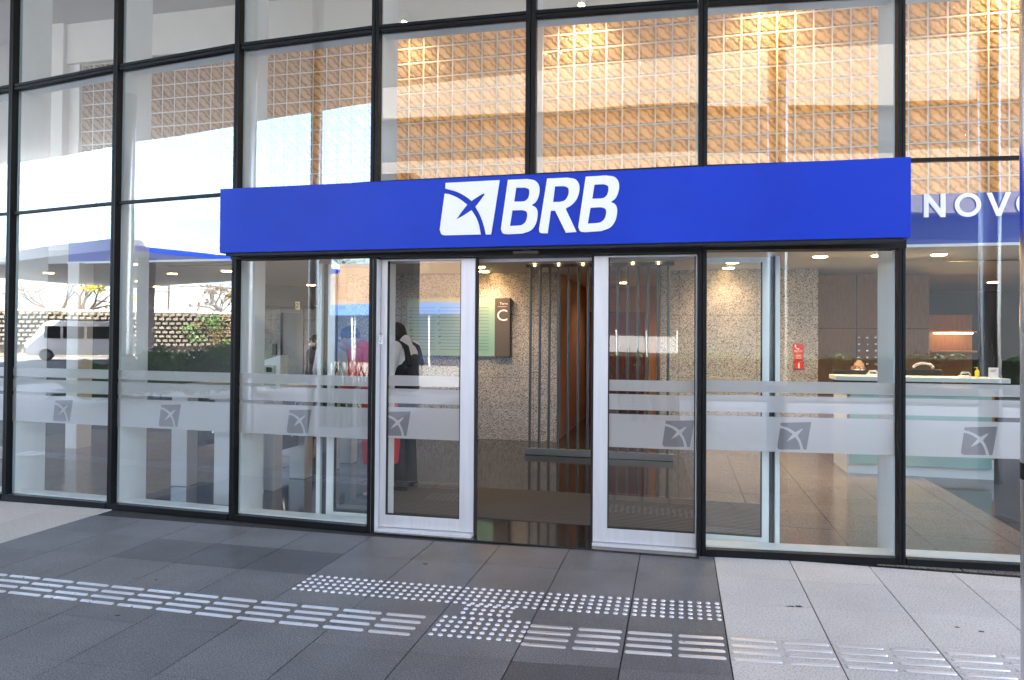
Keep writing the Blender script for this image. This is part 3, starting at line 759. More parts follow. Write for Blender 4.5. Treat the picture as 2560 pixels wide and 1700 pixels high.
# elevator side
wall('lift_lobby_wall', granite, -8.6, -7.95, 13.0, 13.2, .004, 2.05, 'dim granite wall left of the lift door')
wall('lift_lobby_wall', granite, -7.42, -4.85, 13.0, 13.2, .004, 2.05, 'dim granite wall right of the lift door')
wall('lift_header', dark_panel, -11, -4.85, 12.2, 13.2, 2.055, 2.438, 'dark dropped header over the lift door')
wall('side_granite_wall', granite, -5.0, -4.852, 10.0, 13.0, .004, 2.438, 'granite return wall beside the lift lobby')
ld = thing('lift_door', 'dark metal lift door at the back of the lobby', 'lift door', (-7.7, 13, 0))
s = MB(); s.box(-7.94, -7.43, 13.05, 13.12, .004, 1.97); s.build('door_panel', door_metal, ld)
s = MB(); s.box(-7.95, -7.43, 12.98, 13.10, 1.97, 2.05); s.box(-7.46, -7.42, 12.98, 13.10, .004, 1.97); s.build('door_frame', door_metal, ld)
s = MB(); s.box(-8.12, -8.03, 12.975, 12.998, 1.10, 1.32); s.build('call_panel', board_dark, ld)
ls = thing('lift_number_sign', 'small white sign hanging from the dark header near the lift', 'sign', (-7.6, 12.1, 2.1))
a = at(560+880*.2041, 640+560*.2041, 12.1); b2 = at(560+928*.2041, 640+655*.2041, 12.1)
s = MB(); s.box(a.x, b2.x, 12.08, 12.10, b2.z, a.z); s.build('plate', paper, ls)
text('writing', '2', (a.z-b2.z)*.9, ink, ls, ((a.x+b2.x)/2, 12.078, b2.z+.03), align='CENTER')
wall('back_wall', dark_panel, -22, -8.6, 16.3, 16.5, .004, 2.438, 'dark wall at the far left of the lobby')
# wood wall, desk, right-hand recess
wall('wood_wall', brown_panel, 2.05, 3.42, 11.0, 11.15, .004, 2.438, 'brown panelled wall with round knobs behind the desk')
wall('wood_return', brown_panel, 1.787, 2.048, 10.9, 11.15, .004, 2.42, 'narrow brown panel between the granite and the knobbed wall')
wall('dark_recess_wall', dark_panel, 3.422, 9, 15.0, 15.2, .004, 2.438, 'dark back wall of the recess right of the desk')
kn = thing('coat_knob_board', 'grid of round metal knobs on the brown wall behind the desk', 'coat hooks', (2.6, 10.97, 1.3))
for i in range(4):
    for j in range(5):
        x = 2.50+i*.112; z = 1.53-j*.0945
        s = MB(); s.tube([(x, 10.998, z), (x, 10.97, z)], .020, 12); s.ell((x, 10.962, z), (.022, .012, .022)); s.build('knob', chrome, kn, smooth='auto')
dk = thing('reception_desk', 'long reception counter with pale top and frosted glass front', 'desk', (2.5, 8.6, 0))
s = MB(); s.box(1.70, 3.40, 8.45, 8.85, 1.050, 1.098); s.build('counter_top', desk_white, dk, bev=.004)
s = MB(); s.box(1.86, 3.26, 8.55, 8.57, .12, .98); s.build('front_panel', board_glass, dk)
s = MB(); s.box(1.84, 3.30, 8.60, 9.30, .0, .96); s.build('desk_body', desk_white, dk, bev=.004)
s = MB(); s.box(1.84, 3.30, 8.585, 8.598, .22, .90); s.build('wood_strip', orange_panel, dk)
mo = thing('monitor', 'dark computer monitor standing behind the counter', 'monitor', (1.98, 8.95, .96))
s = MB(); s.box(1.76, 2.22, 8.93, 8.96, 1.0, 1.145); s.build('screen', plastic_black, mo, bev=.004)
s = MB(); s.box(1.97, 2.01, 8.94, 9.0, .962, 1.0); s.box(1.9, 2.1, 8.9, 9.05, .961, .968); s.build('stand', plastic_black, mo)
def arc_chair(x, y, lab):
    c_ = thing('office_chair', lab, 'chair', (x, y, 0), group='white rimmed chairs behind the counter')
    s = MB(); s.tube([(x+.11*math.cos(R(a)), y, 1.155+.06*math.sin(R(a))) for a in range(0, 181, 15)], .018, 8); s.build('back_rim', white_paint, c_, smooth=True)
    s = MB(); s.box(x-.2, x+.2, y-.02, y+.02, .62, 1.14); s.build('backrest', plastic_black, c_, bev=.015)
    s = MB(); s.box(x-.23, x+.23, y-.45, y-.02, .44, .52); s.build('seat', plastic_black, c_, bev=.02)
    s = MB(); s.tube([(x, y-.22, .03), (x, y-.22, .45)], .03); s.build('stem', chrome, c_, smooth='auto')
    s = MB()
    for k in range(5):
        a = k*R(72); s.tube([(x, y-.22, .08), (x+.28*math.cos(a), y-.22+.28*math.sin(a), .03)], .018, 6)
    s.build('base', plastic_black, c_)
arc_chair(2.92, 9.6, 'white rimmed office chair right of the seated receptionist')
for (nm, lab, cat, x, m_, prt) in (('desk_phone', 'small pale phone on the counter beside the monitor', 'phone', 2.10, white_paint, 0), ('desk_phone', 'small pale phone on the right half of the counter', 'phone', 3.02, white_paint, 0)):
    t = thing(nm, lab, cat, (x, 8.6, 1.098))
    s = MB(); s.box(x-.05, x+.05, 8.55, 8.65, 1.099, 1.118); s.build('base', m_, t, bev=.004)
    s = MB(); s.tube([(x-.045, 8.58, 1.125), (x-.03, 8.58, 1.15), (x+.03, 8.58, 1.15), (x+.045, 8.58, 1.125)], .012, 8); s.build('handset', plastic_grey, t, smooth='auto')
t = thing('sanitizer_bottle', 'yellow bottle with pump on the right end of the counter', 'bottle', (3.22, 8.6, 1.098))
s = MB(); s.tube([(3.14, 8.6, 1.099), (3.14, 8.6, 1.17), (3.14, 8.6, 1.185)], [.022, .022, .010], 12); s.build('bottle_body', yellow, t, smooth='auto')
s = MB(); s.tube([(3.14, 8.6, 1.186), (3.14, 8.6, 1.205)], .006, 8); s.box(3.115, 3.147, 8.594, 8.606, 1.205, 1.212); s.build('pump', yellow, t)
t = thing('notice_card', 'white notice card standing on the counter', 'card', (3.3, 8.6, 1.098))
s = MB(); s.box(3.25, 3.345, 8.60, 8.606, 1.099, 1.21); s.build('card', paper, t)
s = MB(); s.box(3.27, 3.325, 8.597, 8.599, 1.18, 1.185); s.box(3.27, 3.31, 8.597, 8.599, 1.165, 1.17); s.build('writing', ink, t)
# lit shelving far right
cb = thing('display_cabinet', 'orange lit wooden cabinet in the recess right of the desk', 'cabinet', (4.0, 12.2, 0))
s = MB(); s.box(3.76, 4.46, 12.4, 12.45, .0, 1.90); s.build('back_panel', orange_panel, cb)
for z in (.9, 1.32, 1.62):
    s = MB(); s.box(3.80, 4.44, 12.15, 12.39, z, z+.025); s.build('shelf', orange_panel, cb)
s = MB(); s.box(3.86, 4.40, 12.20, 12.23, 1.600, 1.618); s.build('strip_lamp', mat('strip_glow', (1, .8, .5), .5, emit=(1, .66, .3), estr=1.6), cb)
s = MB(); s.box(3.76, 3.79, 12.15, 12.39, 0, 1.9); s.build('side_panel', orange_panel, cb)
la = bpy.data.lights.new('cabinet_lamp', 'AREA'); la.size = .5; la.energy = 1.5; la.color = (1, .6, .25)
lo = bpy.data.objects.new('cabinet_lamp', la); C.objects.link(lo); lo.location = (4.1, 12.0, 1.85); lo.rotation_euler = (R(-40), 0, 0)

# ------------------------------------------------------------------ ceiling downlights
CL = [(-2.6, 9.08, 6, 'above the green board wall'), (-2.75, 9.62, 0, ''), (.63, 8.98, 7, 'in front of the right granite wall'), (-6.41, 9.04, 3, 'near the left glass corner'), (-6.58, 11.76, 2, 'in front of the lift lobby'),
      (1.54, 8.51, 4, 'left of three over the desk'), (2.14, 8.50, 4, 'middle of three over the desk'), (2.74, 8.51, 4, 'right of three over the desk'), (4.86, 12.7, 5, 'near the lit cabinet'), (-9.9, 11.8, 3, 'far left in the lobby')]
for (x, y, pw, wh) in CL:
    if not pw: continue
    t = thing('ceiling_light', 'round warm downlight '+wh, 'ceiling light', (x, y, 2.44), group='round downlights in the lobby ceiling')
    s = MB(); s.tube([(x, y, 2.438), (x, y, 2.428)], .085, 20); s.build('trim_ring', white_steel, t)
    s = MB(); s.tube([(x, y, 2.4275), (x, y, 2.421)], .070, 20); s.build('lens', lampglow, t)
    la = bpy.data.lights.new('lamp_light', 'SPOT'); la.spot_size = R(135); la.spot_blend = .8; la.shadow_soft_size = .06; la.energy = pw*1.5; la.color = (1, .70, .42)
    lo = bpy.data.objects.new('lamp_light', la); C.objects.link(lo); lo.parent = t; lo.location = (0, 0, -.03)
for (x, y, pw) in ((-2.7, 9.68, 22), (.63, 9.68, 24), (-.9, 12.0, 40)):
    t = thing('ceiling_light', 'round warm downlight '+{-2.7: 'close to the granite beside the board', .63: 'close to the right granite wall', -.9: 'inside the corridor'}[x], 'ceiling light', (x, y, 2.44), group='round downlights in the lobby ceiling')
    s = MB(); s.tube([(x, y, 2.438), (x, y, 2.428)], .085, 20); s.build('trim_ring', white_steel, t)
    s = MB(); s.tube([(x, y, 2.4275), (x, y, 2.421)], .070, 20); s.build('lens', lampglow, t)
    la = bpy.data.lights.new('lamp_light', 'SPOT'); la.spot_size = R(150); la.spot_blend = .8; la.shadow_soft_size = .05; la.energy = pw*.20; la.color = (1, .62, .36)
    lo = bpy.data.objects.new('lamp_light', la); C.objects.link(lo); lo.parent = t; lo.location = (0, 0, -.03)
# ------------------------------------------------------------------ vertical bar screen
sc = thing('bar_screen', 'grey screen of thin vertical bars standing before the corridor', 'screen', (-.99, 8.9, 0))
s = MB(); s.box(-1.905, -.055, 8.82, 8.92, .006, .085); s.build('bottom_rail', mat('rail_grey', (.20, .22, .23), .4, .3), sc, bev=.003)
s = MB(); s.box(-1.915, -.055, 8.86, 8.96, 2.398, 2.436); s.build('top_rail', bar_grey, sc, bev=.003)
for k in range(15):
    x = -1.857+.1235*k
    s = MB(); s.tube([(x, 8.88, .086), (x, 8.90, 2.397)], .0175, 10); s.build('bar', bar_grey, sc, smooth='auto')
for k in range(6):
    x = -1.80+.31*k
    s = MB(); s.tube([(x, 8.855, 2.43), (x, 8.835, 2.415)], .009, 8); s.build('spot_lamp', spotglow, sc)
# ------------------------------------------------------------------ directory board
bd = thing('directory_board', 'green glass directory board with dark lettered strip on the granite', 'sign', (-3.2, 9.95, 1.2))
s = MB(); s.box(-3.97, -2.604, 9.955, 9.985, 1.215, 2.065); s.build('glass_panel', board_glass, bd, bev=.002)
s = MB(); s.box(-2.602, -2.378, 9.915, 9.985, 1.215, 2.063); s.build('dark_strip', board_dark, bd, bev=.003)
s = MB()
for k in range(14):
    z = 1.925-k*.0475
    for (a, b2) in ((-3.93, -3.52), (-3.46, -2.70)): s.box(a, b2, 9.952, 9.9545, z, z+.004)
s.build('ruled_lines', ink, bd)
for k, (l1, l2) in enumerate((('1º', '2º'), ('4º', '5º'), ('7º', '8º'), ('10º', '11º'), ('13º', '14º'), ('16º', '17º'))):
    for x, tx in ((-3.94, l1), (-3.49, l2)): text('floor_number', tx, .045, ink, bd, (x, 9.953, 1.865-k*.0955))
text('letter', 'C', .235, letter_white, bd, (-2.49, 9.912, 1.735), align='CENTER', xs=1.05)
text('heading', 'Torre', .050, letter_white, bd, (-2.53, 9.912, 1.968))
s = MB(); s.box(-2.56, -2.42, 9.911, 9.913, 1.938, 1.9415); s.build('rule', letter_white, bd)
# fire phone sign
fs = thing('fire_sign', 'red fire telephone and extinguisher signs on the right granite wall', 'sign', (1.53, 9.98, 1.2))
s = MB(); s.box(1.470, 1.605, 9.985, 9.995, 1.305, 1.440); s.build('phone_plate', red_sign, fs)
s = MB(); s.box(1.490, 1.595, 9.985, 9.995, 1.215, 1.300); s.build('text_plate', red_sign, fs)
s = MB(); s.box(1.490, 1.605, 9.985, 9.995, 1.105, 1.205); s.build('extinguisher_plate', red_sign, fs)
s = MB(); s.tube([(1.510, 9.982, 1.425), (1.500, 9.982, 1.41), (1.510, 9.982, 1.385), (1.535, 9.982, 1.368), (1.55, 9.982, 1.372)], [.010, .008, .006, .008, .010], 6); s.build('phone_symbol', letter_white, fs)
s = MB(); s.box(1.535, 1.560, 9.981, 9.984, 1.115, 1.175); s.box(1.54, 1.555, 9.981, 9.984, 1.176, 1.190); s.build('extinguisher_symbol', letter_white, fs)
s = MB()
for z in (1.345, 1.33, 1.28, 1.262, 1.245): s.box(1.487 if z > 1.3 else 1.505, 1.588 if z > 1.3 else 1.58, 9.981, 9.984, z, z+.005)
s.build('writing', letter_white, fs)
# ------------------------------------------------------------------ turnstiles
brushed = mat('brushed_steel', (.62, .64, .66), .35, .35)
def turnstile(x, y, lab, arms=True, rd=False, ln=.8):
    t = thing('turnstile', lab, 'turnstile', (x, y, 0), group='steel turnstiles at the left of the lobby')
    s = MB(); s.box(x-.09, x+.09, y, y+.16, .004, .93); s.build('front_post', brushed, t, bev=.008)
    s = MB(); s.box(x-.09, x+.09, y+ln-.16, y+ln, .004, .93); s.build('rear_post', brushed, t, bev=.008)
    s = MB(); s.box(x-.11, x+.11, y-.05, y+ln+.05, .931, 1.00); s.build('cabinet_top', brushed, t, bev=.01)
    s = MB(); s.box(x-.012, x+.012, y+.162, y+ln-.162, .35, .93); s.build('side_panel', dark_glass, t)
    if arms:
        s = MB(); cx = x+.11; s.ell((cx, y+ln/2, .88), (.05, .06, .06)); s.build('hub', chrome, t, smooth=True)
        for (dx, dz) in ((.48, 0.0), (.30, -.34), (-.02, -.40)):
            s = MB(); s.tube([(cx, y+ln/2, .88), (cx+dx, y+ln/2-.05, .88+dz)], .016, 8); s.build('arm', chrome, t, smooth='auto')
    if rd:
        s = MB(); s.v = []; s.box(x-.10, x+.14, y+.02, y+.16, 1.001, 1.24)
        for i_, v_ in enumerate(s.v):
            if v_[2] > 1.2 and v_[0] > x: s.v[i_] = (v_[0], v_[1], 1.31)
        s.build('reader_housing', white_steel, t, bev=.006)
        s = MB(); s.box(x-.02, x+.09, y+.0, y+.019, 1.02, 1.21); s.build('keypad', plastic_grey, t, bev=.004)
        s = MB(); s.box(x+.005, x+.065, y-.006, y-.001, 1.145, 1.19)
        s.build('display', dark_glass, t)
        s = MB()
        for k in range(4): s.box(x+.005, x+.065, y-.006, y-.001, 1.035+k*.026, 1.048+k*.026)
        s.build('keys', paper, t)
turnstile(-4.80, 6.05, 'steel turnstile with tripod arms behind the second pane from the left edge', True, False, .9)
turnstile(-3.90, 5.48, 'steel turnstile closest to the glass beside the entrance', False, False, .5)
turnstile(-3.88, 6.10, 'steel turnstile with keypad reader behind the pane left of the doors', True, True, .75)
turnstile(-4.70, 7.35, 'steel turnstile in the back row at the left', True, False, .7)
turnstile(-3.82, 7.2, 'steel turnstile in the back row nearest the guard', True, False, .6)
# far-left glazed side door
sd_ = thing('side_door', 'white framed glass side door at the far left of the lobby', 'door', (-7.9, 7.3, 0))
for (x0, x1, y0, y1, z0_, z1_, nm) in ((-7.93, -7.87, 7.15, 7.25, .004, 2.1, 'stile'), (-7.93, -7.87, 6.10, 6.20, .004, 2.1, 'stile'), (-7.93, -7.87, 6.2, 7.15, .004, .14, 'bottom_rail'), (-7.93, -7.87, 6.2, 7.15, 2.0, 2.1, 'top_rail')):
    s = MB(); s.box(x0, x1, y0, y1, z0_, z1_); s.build(nm, white_steel, sd_, bev=.004)
s = MB(); s.add([(-7.9, 6.2, .14), (-7.9, 7.15, .14), (-7.9, 7.15, 2.0), (-7.9, 6.2, 2.0)], [(0, 1, 2, 3)]); s.build('door_glass', glass_low, sd_)
s = MB(); s.box(-7.80, -7.62, 7.66, 7.90, .004, 2.43); o = s.build('lobby_column', cream, bev=.01); tag(o, 'square cream column beside the glass side door', 'column')

# ------------------------------------------------------------------ building mass, roof overhang, outdoor columns
bm_ = thing('office_building', 'office building mass rising over the glass front', 'building', (0, 5, 0))
s = MB(); s.add([(-26, -6.9, 7), (8, -3.0, 7), (8, 24, 7), (-26, 24, 7), (-26, -6.9, 8.4), (8, -3.0, 8.4), (8, 24, 8.4), (-26, 24, 8.4)], [(3, 2, 1, 0), (4, 5, 6, 7), (0, 1, 5, 4), (1, 2, 6, 5), (2, 3, 7, 6), (3, 0, 4, 7)])
s.build('overhang', concrete, bm_)
s = MB(); s.add([(-25.9, -6.75, 6.96), (7.9, -2.88, 6.96), (7.9, 5.3, 6.96), (-25.9, 5.3, 6.96), (-25.9, -6.75, 6.997), (7.9, -2.88, 6.997), (7.9, 5.3, 6.997), (-25.9, 5.3, 6.997)], [(3, 2, 1, 0), (4, 5, 6, 7), (0, 1, 5, 4), (1, 2, 6, 5), (2, 3, 7, 6), (3, 0, 4, 7)])
s.build('soffit', mat('soffit_bounce_paint', (.72, .72, .72), .7), bm_)  # pale sheet added under the overhang to bounce light inward
s = MB(); s.box(-26, 46, 5.4, 24, 8.402, 26); s.build('upper_floors', concrete, bm_)  # stretched past the front on the right to shade the plaza
s = MB(); s.box(-22.2, -22.0, 5.3, 24, -.1, 7); s.box(9.0, 9.2, 5.5, 24, -.1, 7); s.box(-22.2, 9.2, 16.6, 16.8, -.1, 7); s.build('outer_wall', concrete, bm_)
def column(x, y, r_, lab, ztop_=6.99):
    t = thing('steel_column', lab, 'column', (x, y, 0), group='round steel columns under the overhang')
    s = MB(); s.tube([(x, y, .16), (x, y, ztop_)], r_, 36, False); s.build('shaft', steel, t, smooth='auto')
    s = MB(); s.tube([(x, y, .0), (x, y, .16)], r_+.006, 36); s.build('base_collar', steel, t, smooth='auto')
    s = MB(); s.tube([(x, y, .985), (x, y, 1.045)], r_+.0015, 36, False); s.build('joint_ring', black, t, smooth='auto')
column(1.345, 3.0, .10, 'round steel column at the right edge close to the camera')
column(-5.25, 2.85, .10, 'round steel column standing left of the camera')
column(-4.60, 2.40, .07, 'slim steel column left of the camera')
column(3.65, 2.28, .11, 'round steel column standing right of the camera')
column(-13.0, -2.5, .16, 'round steel column far left behind the camera')

# ------------------------------------------------------------------ things that stand across the plaza (seen mirrored in the glass)
cp = thing('canopy', 'flat drop-off canopy on columns across the plaza', 'canopy', (-25, -14, 0))
quad = [(-18.6, -7.3), (-16.4, -17.0), (-34, -22.4), (-35.0, -11.1)]
s = MB(); s.poly([(x, y, 4.2) for x, y in quad], Vector((0, 0, .38))); s.build('roof_slab', cream, cp)
s = MB(); s.poly([(x+(.03 if x > -25 else -.03), y, 4.22) for x, y in quad], Vector((0, 0, .16))); s.build('blue_fascia', blue, cp)
for (x, y) in ((-19.8, -9.6), (-19.2, -16.6), (-31.8, -19.9), (-32.5, -12.3)):
    s = MB(); s.box(x-.2, x+.2, y-.2, y+.2, 0, 4.2); s.build('post', concrete, cp)
for (x, y) in ((-22, -11), (-24, -15), (-29, -13), (-29, -18)):
    s = MB(); s.tube([(x, y, 4.199), (x, y, 4.17)], .2, 16); s.build('downlight', lampglow, cp)
# planted retaining wall
def texwall(name, p, q, z1, m, lab, th=.4):
    s = MB(); s.bar(p, q, 0, (0, th), 0, z1); o = s.build(name, m); tag(o, lab, 'wall'); return o
pw_ = mat('stepped_concrete', (.20, .18, .15), .9)
setc(pw_, ramp(pw_, noise(pw_, geo(pw_), 2.2, 4), [(.3, (.15, .13, .10)), (.7, (.30, .26, .21))]))
WA, WB = Vector((-55.4, -16.65)), Vector((-23.2, -36.5))
gwll = thing('planted_wall', 'retaining wall of stepped concrete planters with creepers', 'wall', (-33, -30, 0))
s = MB(); s.bar(WB, WA, 0, (0, .4), 0, 2.95); s.build('wall_body', pw_, gwll)
s = MB(); s.bar(WB, WA, 0, (-.06, .46), 2.951, 3.10); s.build('coping', cream, gwll)
t_ = (WA-WB).normalized(); nrm = Vector((-t_.y, t_.x)); 
if nrm.dot(Vector((1, 1))) < 0: nrm = -nrm
s = MB(); Lw = (WA-WB).length; k = 0
for j in range(8):
    nn_ = int(Lw/.42)
    for i in range(nn_):
        a = WB+t_*(i*.42+(.21 if j % 2 else 0)); z = .75+j*.28
        p = a+nrm*.42; b2 = a+t_*.30; q = b2+nrm*.42
        s.add([(a.x, a.y, z), (b2.x, b2.y, z), (q.x, q.y, z+.02), (p.x, p.y, z+.02), (a.x, a.y, z+.20), (b2.x, b2.y, z+.20), (q.x, q.y, z+.16), (p.x, p.y, z+.16)], [(0, 3, 2, 1), (4, 5, 6, 7), (0, 1, 5, 4), (1, 2, 6, 5), (2, 3, 7, 6), (3, 0, 4, 7)])
s.build('planter_blocks', pw_, gwll)
def leaves(s, c, r, n, size, rnd, flat=1.0):
    for k in range(n):
        while True:
            p = Vector((rnd.uniform(-1, 1), rnd.uniform(-1, 1), rnd.uniform(-1, 1)))
            if p.length < 1: break
        p = Vector((p.x*r[0], p.y*r[1], p.z*r[2]))+Vector(c)
        a = Vector((rnd.gauss(0, 1), rnd.gauss(0, 1), rnd.gauss(0, flat))).normalized(); b2 = a.orthogonal().normalized()
        q = Matrix.Rotation(rnd.uniform(0, 6.28), 3, a) @ b2; L_ = size*rnd.uniform(.6, 1.4)
        s.add([p-a*L_, p+q*L_*.35, p+a*L_, p-q*L_*.35], [(0, 1, 2, 3)])
rnd = random.Random(5)
s = MB(); s_y = MB()
for k in range(26):
    f = rnd.uniform(.22, .39); p = WB+(WA-WB)*f+nrm*.5
    leaves(s_y if rnd.random() < .6 else s, (p.x, p.y, rnd.uniform(.8, 2.9)), (.7, .7, .4), 120, .09, rnd)
s.build('creeper', leaf_rust, gwll); s_y.build('creeper', leaf_green, gwll)
# bushes near the left reflection
def bush(x, y, r_, h, lab, m, seed, n=1600, palm=False):
    rnd = random.Random(seed); s = MB()
    if palm:
        for k in range(26):
            az = rnd.uniform(0, 6.28); el = rnd.uniform(.3, 1.35); L_ = h*rnd.uniform(.7, 1.05)
            d = Vector((math.cos(az)*math.cos(el), math.sin(az)*math.cos(el), math.sin(el)))
            pts = [Vector((x, y, .1))+d*L_*t-Vector((0, 0, 1))*L_*.35*t*t for t in (0, .25, .5, .75, 1)]
            sd2 = d.cross(Vector((0, 0, 1))).normalized()
            for i in range(2, 24):
                t = i/24; j = min(3, int(t*4)); p = pts[j].lerp(pts[j+1], t*4-j)
                for sg in (-1, 1):
                    q = p+(sd2*sg*.8+d*.5-Vector((0, 0, .25))).normalized()*.30*math.sin(math.pi*(t*.85+.12))
                    wv_ = d*.018; s.add([p-wv_, p+wv_, q], [(0, 1, 2)])
    else:
        for k in range(int(n/60)):
            az = rnd.uniform(0, 6.28); rr = r_*math.sqrt(rnd.random()); zz = h*(.2+.75*rnd.random()*(1-.5*rr/r_))
            leaves(s, (x+rr*math.cos(az), y+rr*math.sin(az), zz), (.26, .26, .2), 60, .075, rnd)
    o = s.build('bush' if not palm else 'cycad', m)
    tag(o, lab, 'bush' if not palm else 'palm', 'plants in the bed left of the entrance forecourt'); return o
bush(-12.5, -1.2, .9, 1.45, 'dark feathery palm clump nearest the planted bed end', leaf_green, 1, palm=True)
bush(-12.9, -1.9, .9, 1.5, 'dark feathery palm clump behind the nearest one', leaf_dark, 11, palm=True)
bush(-12.4, -2.9, .75, 1.35, 'low dark bush in the bed left of the others', leaf_green, 2, 4200)
bush(-12.0, -3.5, .75, 1.30, 'low dark bush in the middle of the bed', leaf_dark, 3, 4200)
bush(-11.9, -4.3, .75, 1.40, 'low dark bush before the grey post', leaf_green, 4, 4200)
bush(-11.5, -5.2, .9, 1.35, 'low green bush at the far end of the bed', leaf_green, 6, 4200)
def blades(x, y, h, n, seed, lab, m=leaf_green):
    rnd = random.Random(seed); s = MB()
    for k in range(n):
        az = rnd.uniform(0, 6.28); ln = rnd.uniform(.1, .5); L_ = h*rnd.uniform(.6, 1.1)
        bx, by = x+rnd.uniform(-.25, .25), y+rnd.uniform(-.2, .2); pts = []
        for t in (0, .33, .66, 1): pts.append((bx+math.cos(az)*ln*t*t*L_, by+math.sin(az)*ln*t*t*L_, L_*t*(1-.12*t)))
        o_ = len(s.v); wd = .02
        for (px_, py_, pz_), wk in zip(pts, (1, 1, .8, .1)):
            s.v += [(px_-wd*wk*math.sin(az), py_+wd*wk*math.cos(az), pz_), (px_+wd*wk*math.sin(az), py_-wd*wk*math.cos(az), pz_)]
        for i in range(3): s.f.append((o_+2*i, o_+2*i+1, o_+2*i+3, o_+2*i+2))
    o = s.build('tall_grass_plant', m); tag(o, lab, 'plant', 'blade-leaved plants on the forecourt'); return o
blades(-6.0, -.35, 1.42, 90, 31, 'clump of long blade leaves behind the camera at the left', leaf_green)
blades(-5.45, -.65, 1.35, 90, 32, 'smaller clump of long blade leaves beside the left clump', leaf_dark)
blades(-.45, -2.9, 1.42, 60, 33, 'clump of long blade leaves straight behind the camera', leaf_pale)
blades(.15, -3.1, 1.3, 60, 34, 'pale clump of long blade leaves right of the middle one', leaf_pale)
# van
def van():
    t = thing('van', 'white minibus with dark side windows parked across the plaza', 'van', (-35.6, -20.2, 0), math.atan2(3.3, -2.7))
    t.scale = (.98, .98, .96)
    L_, W_ = 5.4, 1.9
    prof = [(-2.7, .45), (-2.72, 1.3), (-2.55, 2.15), (-2.2, 2.30), (1.45, 2.30), (1.95, 2.08), (2.4, 1.38), (2.72, 1.10), (2.76, .5), (2.6, .35), (-2.55, .35)]
    s = MB(); n = len(prof)
    for y, k in ((-W_/2, 1), (-W_/2+.02, 1.0), (W_/2-.02, 1.0), (W_/2, 1)):
        for (x, z) in prof: s.v.append((x, y*(1-.06*max(0, (z-1.2))), z))
    for r_ in range(3):
        for i in range(n): j = (i+1) % n; s.f.append((r_*n+i, r_*n+j, (r_+1)*n+j, (r_+1)*n+i))
    s.f.append(tuple(range(n))); s.f.append(tuple(reversed(range(3*n, 4*n))))
    put(s.build('body', white_paint, None, bev=.05), t)
    for sg in (-1, 1):
        for (x0, x1) in ((-2.45, -1.40), (-1.25, -.15), (0, 1.0), (1.12, 1.85)):
            s = MB(); s.box(x0, x1, sg*.90-.02, sg*.90+.035*sg+(.0), 1.30, 1.98)
            s.v = [(a, (b2 if abs(b2) > 0 else b2)*(1.0-.045*max(0, c-1.2))+sg*.035, c) for a, b2, c in s.v]
            put(s.build('side_window', dark_glass, None, bev=.03), t)
        for x in (-1.75, 1.75):
            s = MB(); s.tube([(x, sg*.72, .34), (x, sg*.96, .34)], .34, 20); w_ = put(s.build('wheel', rubber, None, smooth='auto'), t)
            s = MB(); s.tube([(x, sg*.961, .34), (x, sg*.975, .34)], .19, 14); r2 = put(s.build('rim', steel, None), w_)
        s = MB(); s.box(-2.78, -2.70, sg*.72-.1, sg*.72+.1, 1.0, 1.45); put(s.build('tail_light', taillight, None), t)
        s = MB(); s.box(2.70, 2.79, sg*.68-.15, sg*.68+.15, .78, 1.0); put(s.build('headlight', paper, None), t)
    s = MB(); s.add([(1.98, -.8, 2.03), (2.40, -.85, 1.39), (2.40, .85, 1.39), (1.98, .8, 2.03), (2.02, -.8, 2.05), (2.44, -.85, 1.41), (2.44, .85, 1.41), (2.02, .8, 2.05)], [(0, 1, 2, 3), (7, 6, 5, 4), (0, 4, 5, 1), (1, 5, 6, 2), (2, 6, 7, 3), (3, 7, 4, 0)]); put(s.build('windscreen', dark_glass, None), t)
    s = MB(); s.box(-2.70, -2.63, -.7, .7, 1.35, 2.0); put(s.build('rear_window', dark_glass, None), t)
van()
# trees
def branch(s, p, d, L_, r_, depth, rnd, ends):
    pts = [p]; q = p; dd = d.copy()
    for k in range(3):
        dd = (dd+Vector((rnd.gauss(0, .14), rnd.gauss(0, .14), rnd.gauss(0, .08)))).normalized(); q = q+dd*L_/3; pts.append(q)
    s.tube(pts, [r_, r_*.88, r_*.76, r_*.62], 5, False)
    if depth == 0: ends.append(q); return
    for k in range(rnd.choice((2, 3))):
        nd = (dd+Vector((rnd.gauss(0, .55), rnd.gauss(0, .55), rnd.gauss(.12, .3)))).normalized()
        branch(s, q, nd, L_*rnd.uniform(.62, .82), r_*.6, depth-1, rnd, ends)
def tree(x, y, z, h, seed, lab, lm=None, dens=0, depth=5, crown=.8):
    rnd = random.Random(seed); t = thing('tree', lab, 'tree', (x, y, z), group='trees beyond the planted wall')
    s = MB(); ends = []; branch(s, Vector((x, y, z)), Vector((0, 0, 1)), h*.33, h*.03, depth, rnd, ends)
    s.build('trunk', palebark if not lm else bark, t, smooth=True)
    if lm:
        f = MB()
        for e in ends: leaves(f, e, (crown, crown, crown*.7), dens, .16, rnd)
        f.build('crown', lm, t)
tree(-41, -37, 0, 7.6, 3, 'bare leafless tree over the planted wall', None)
tree(-44.5, -28.0, 0, 7.6, 8, 'leaning tree with bright yellow green crown', leaf_yellow, 26, 4, .7)
tree(-56, -27, 0, 8.5, 12, 'bare spreading tree left of the yellow one', None)
tree(-60, -38, 0, 8.5, 15, 'tall bare branched tree behind the van', leaf_rust, 5, 5, .8)
tree(-46, -44, 0, 6.5, 21, 'small rust coloured tree beside the thin pole', leaf_rust, 14, 4, .8)
tree(-30, -44, 0, 9.5, 27, 'drooping pale tree at the end of the planted wall', leaf_pale, 16, 4, .8)
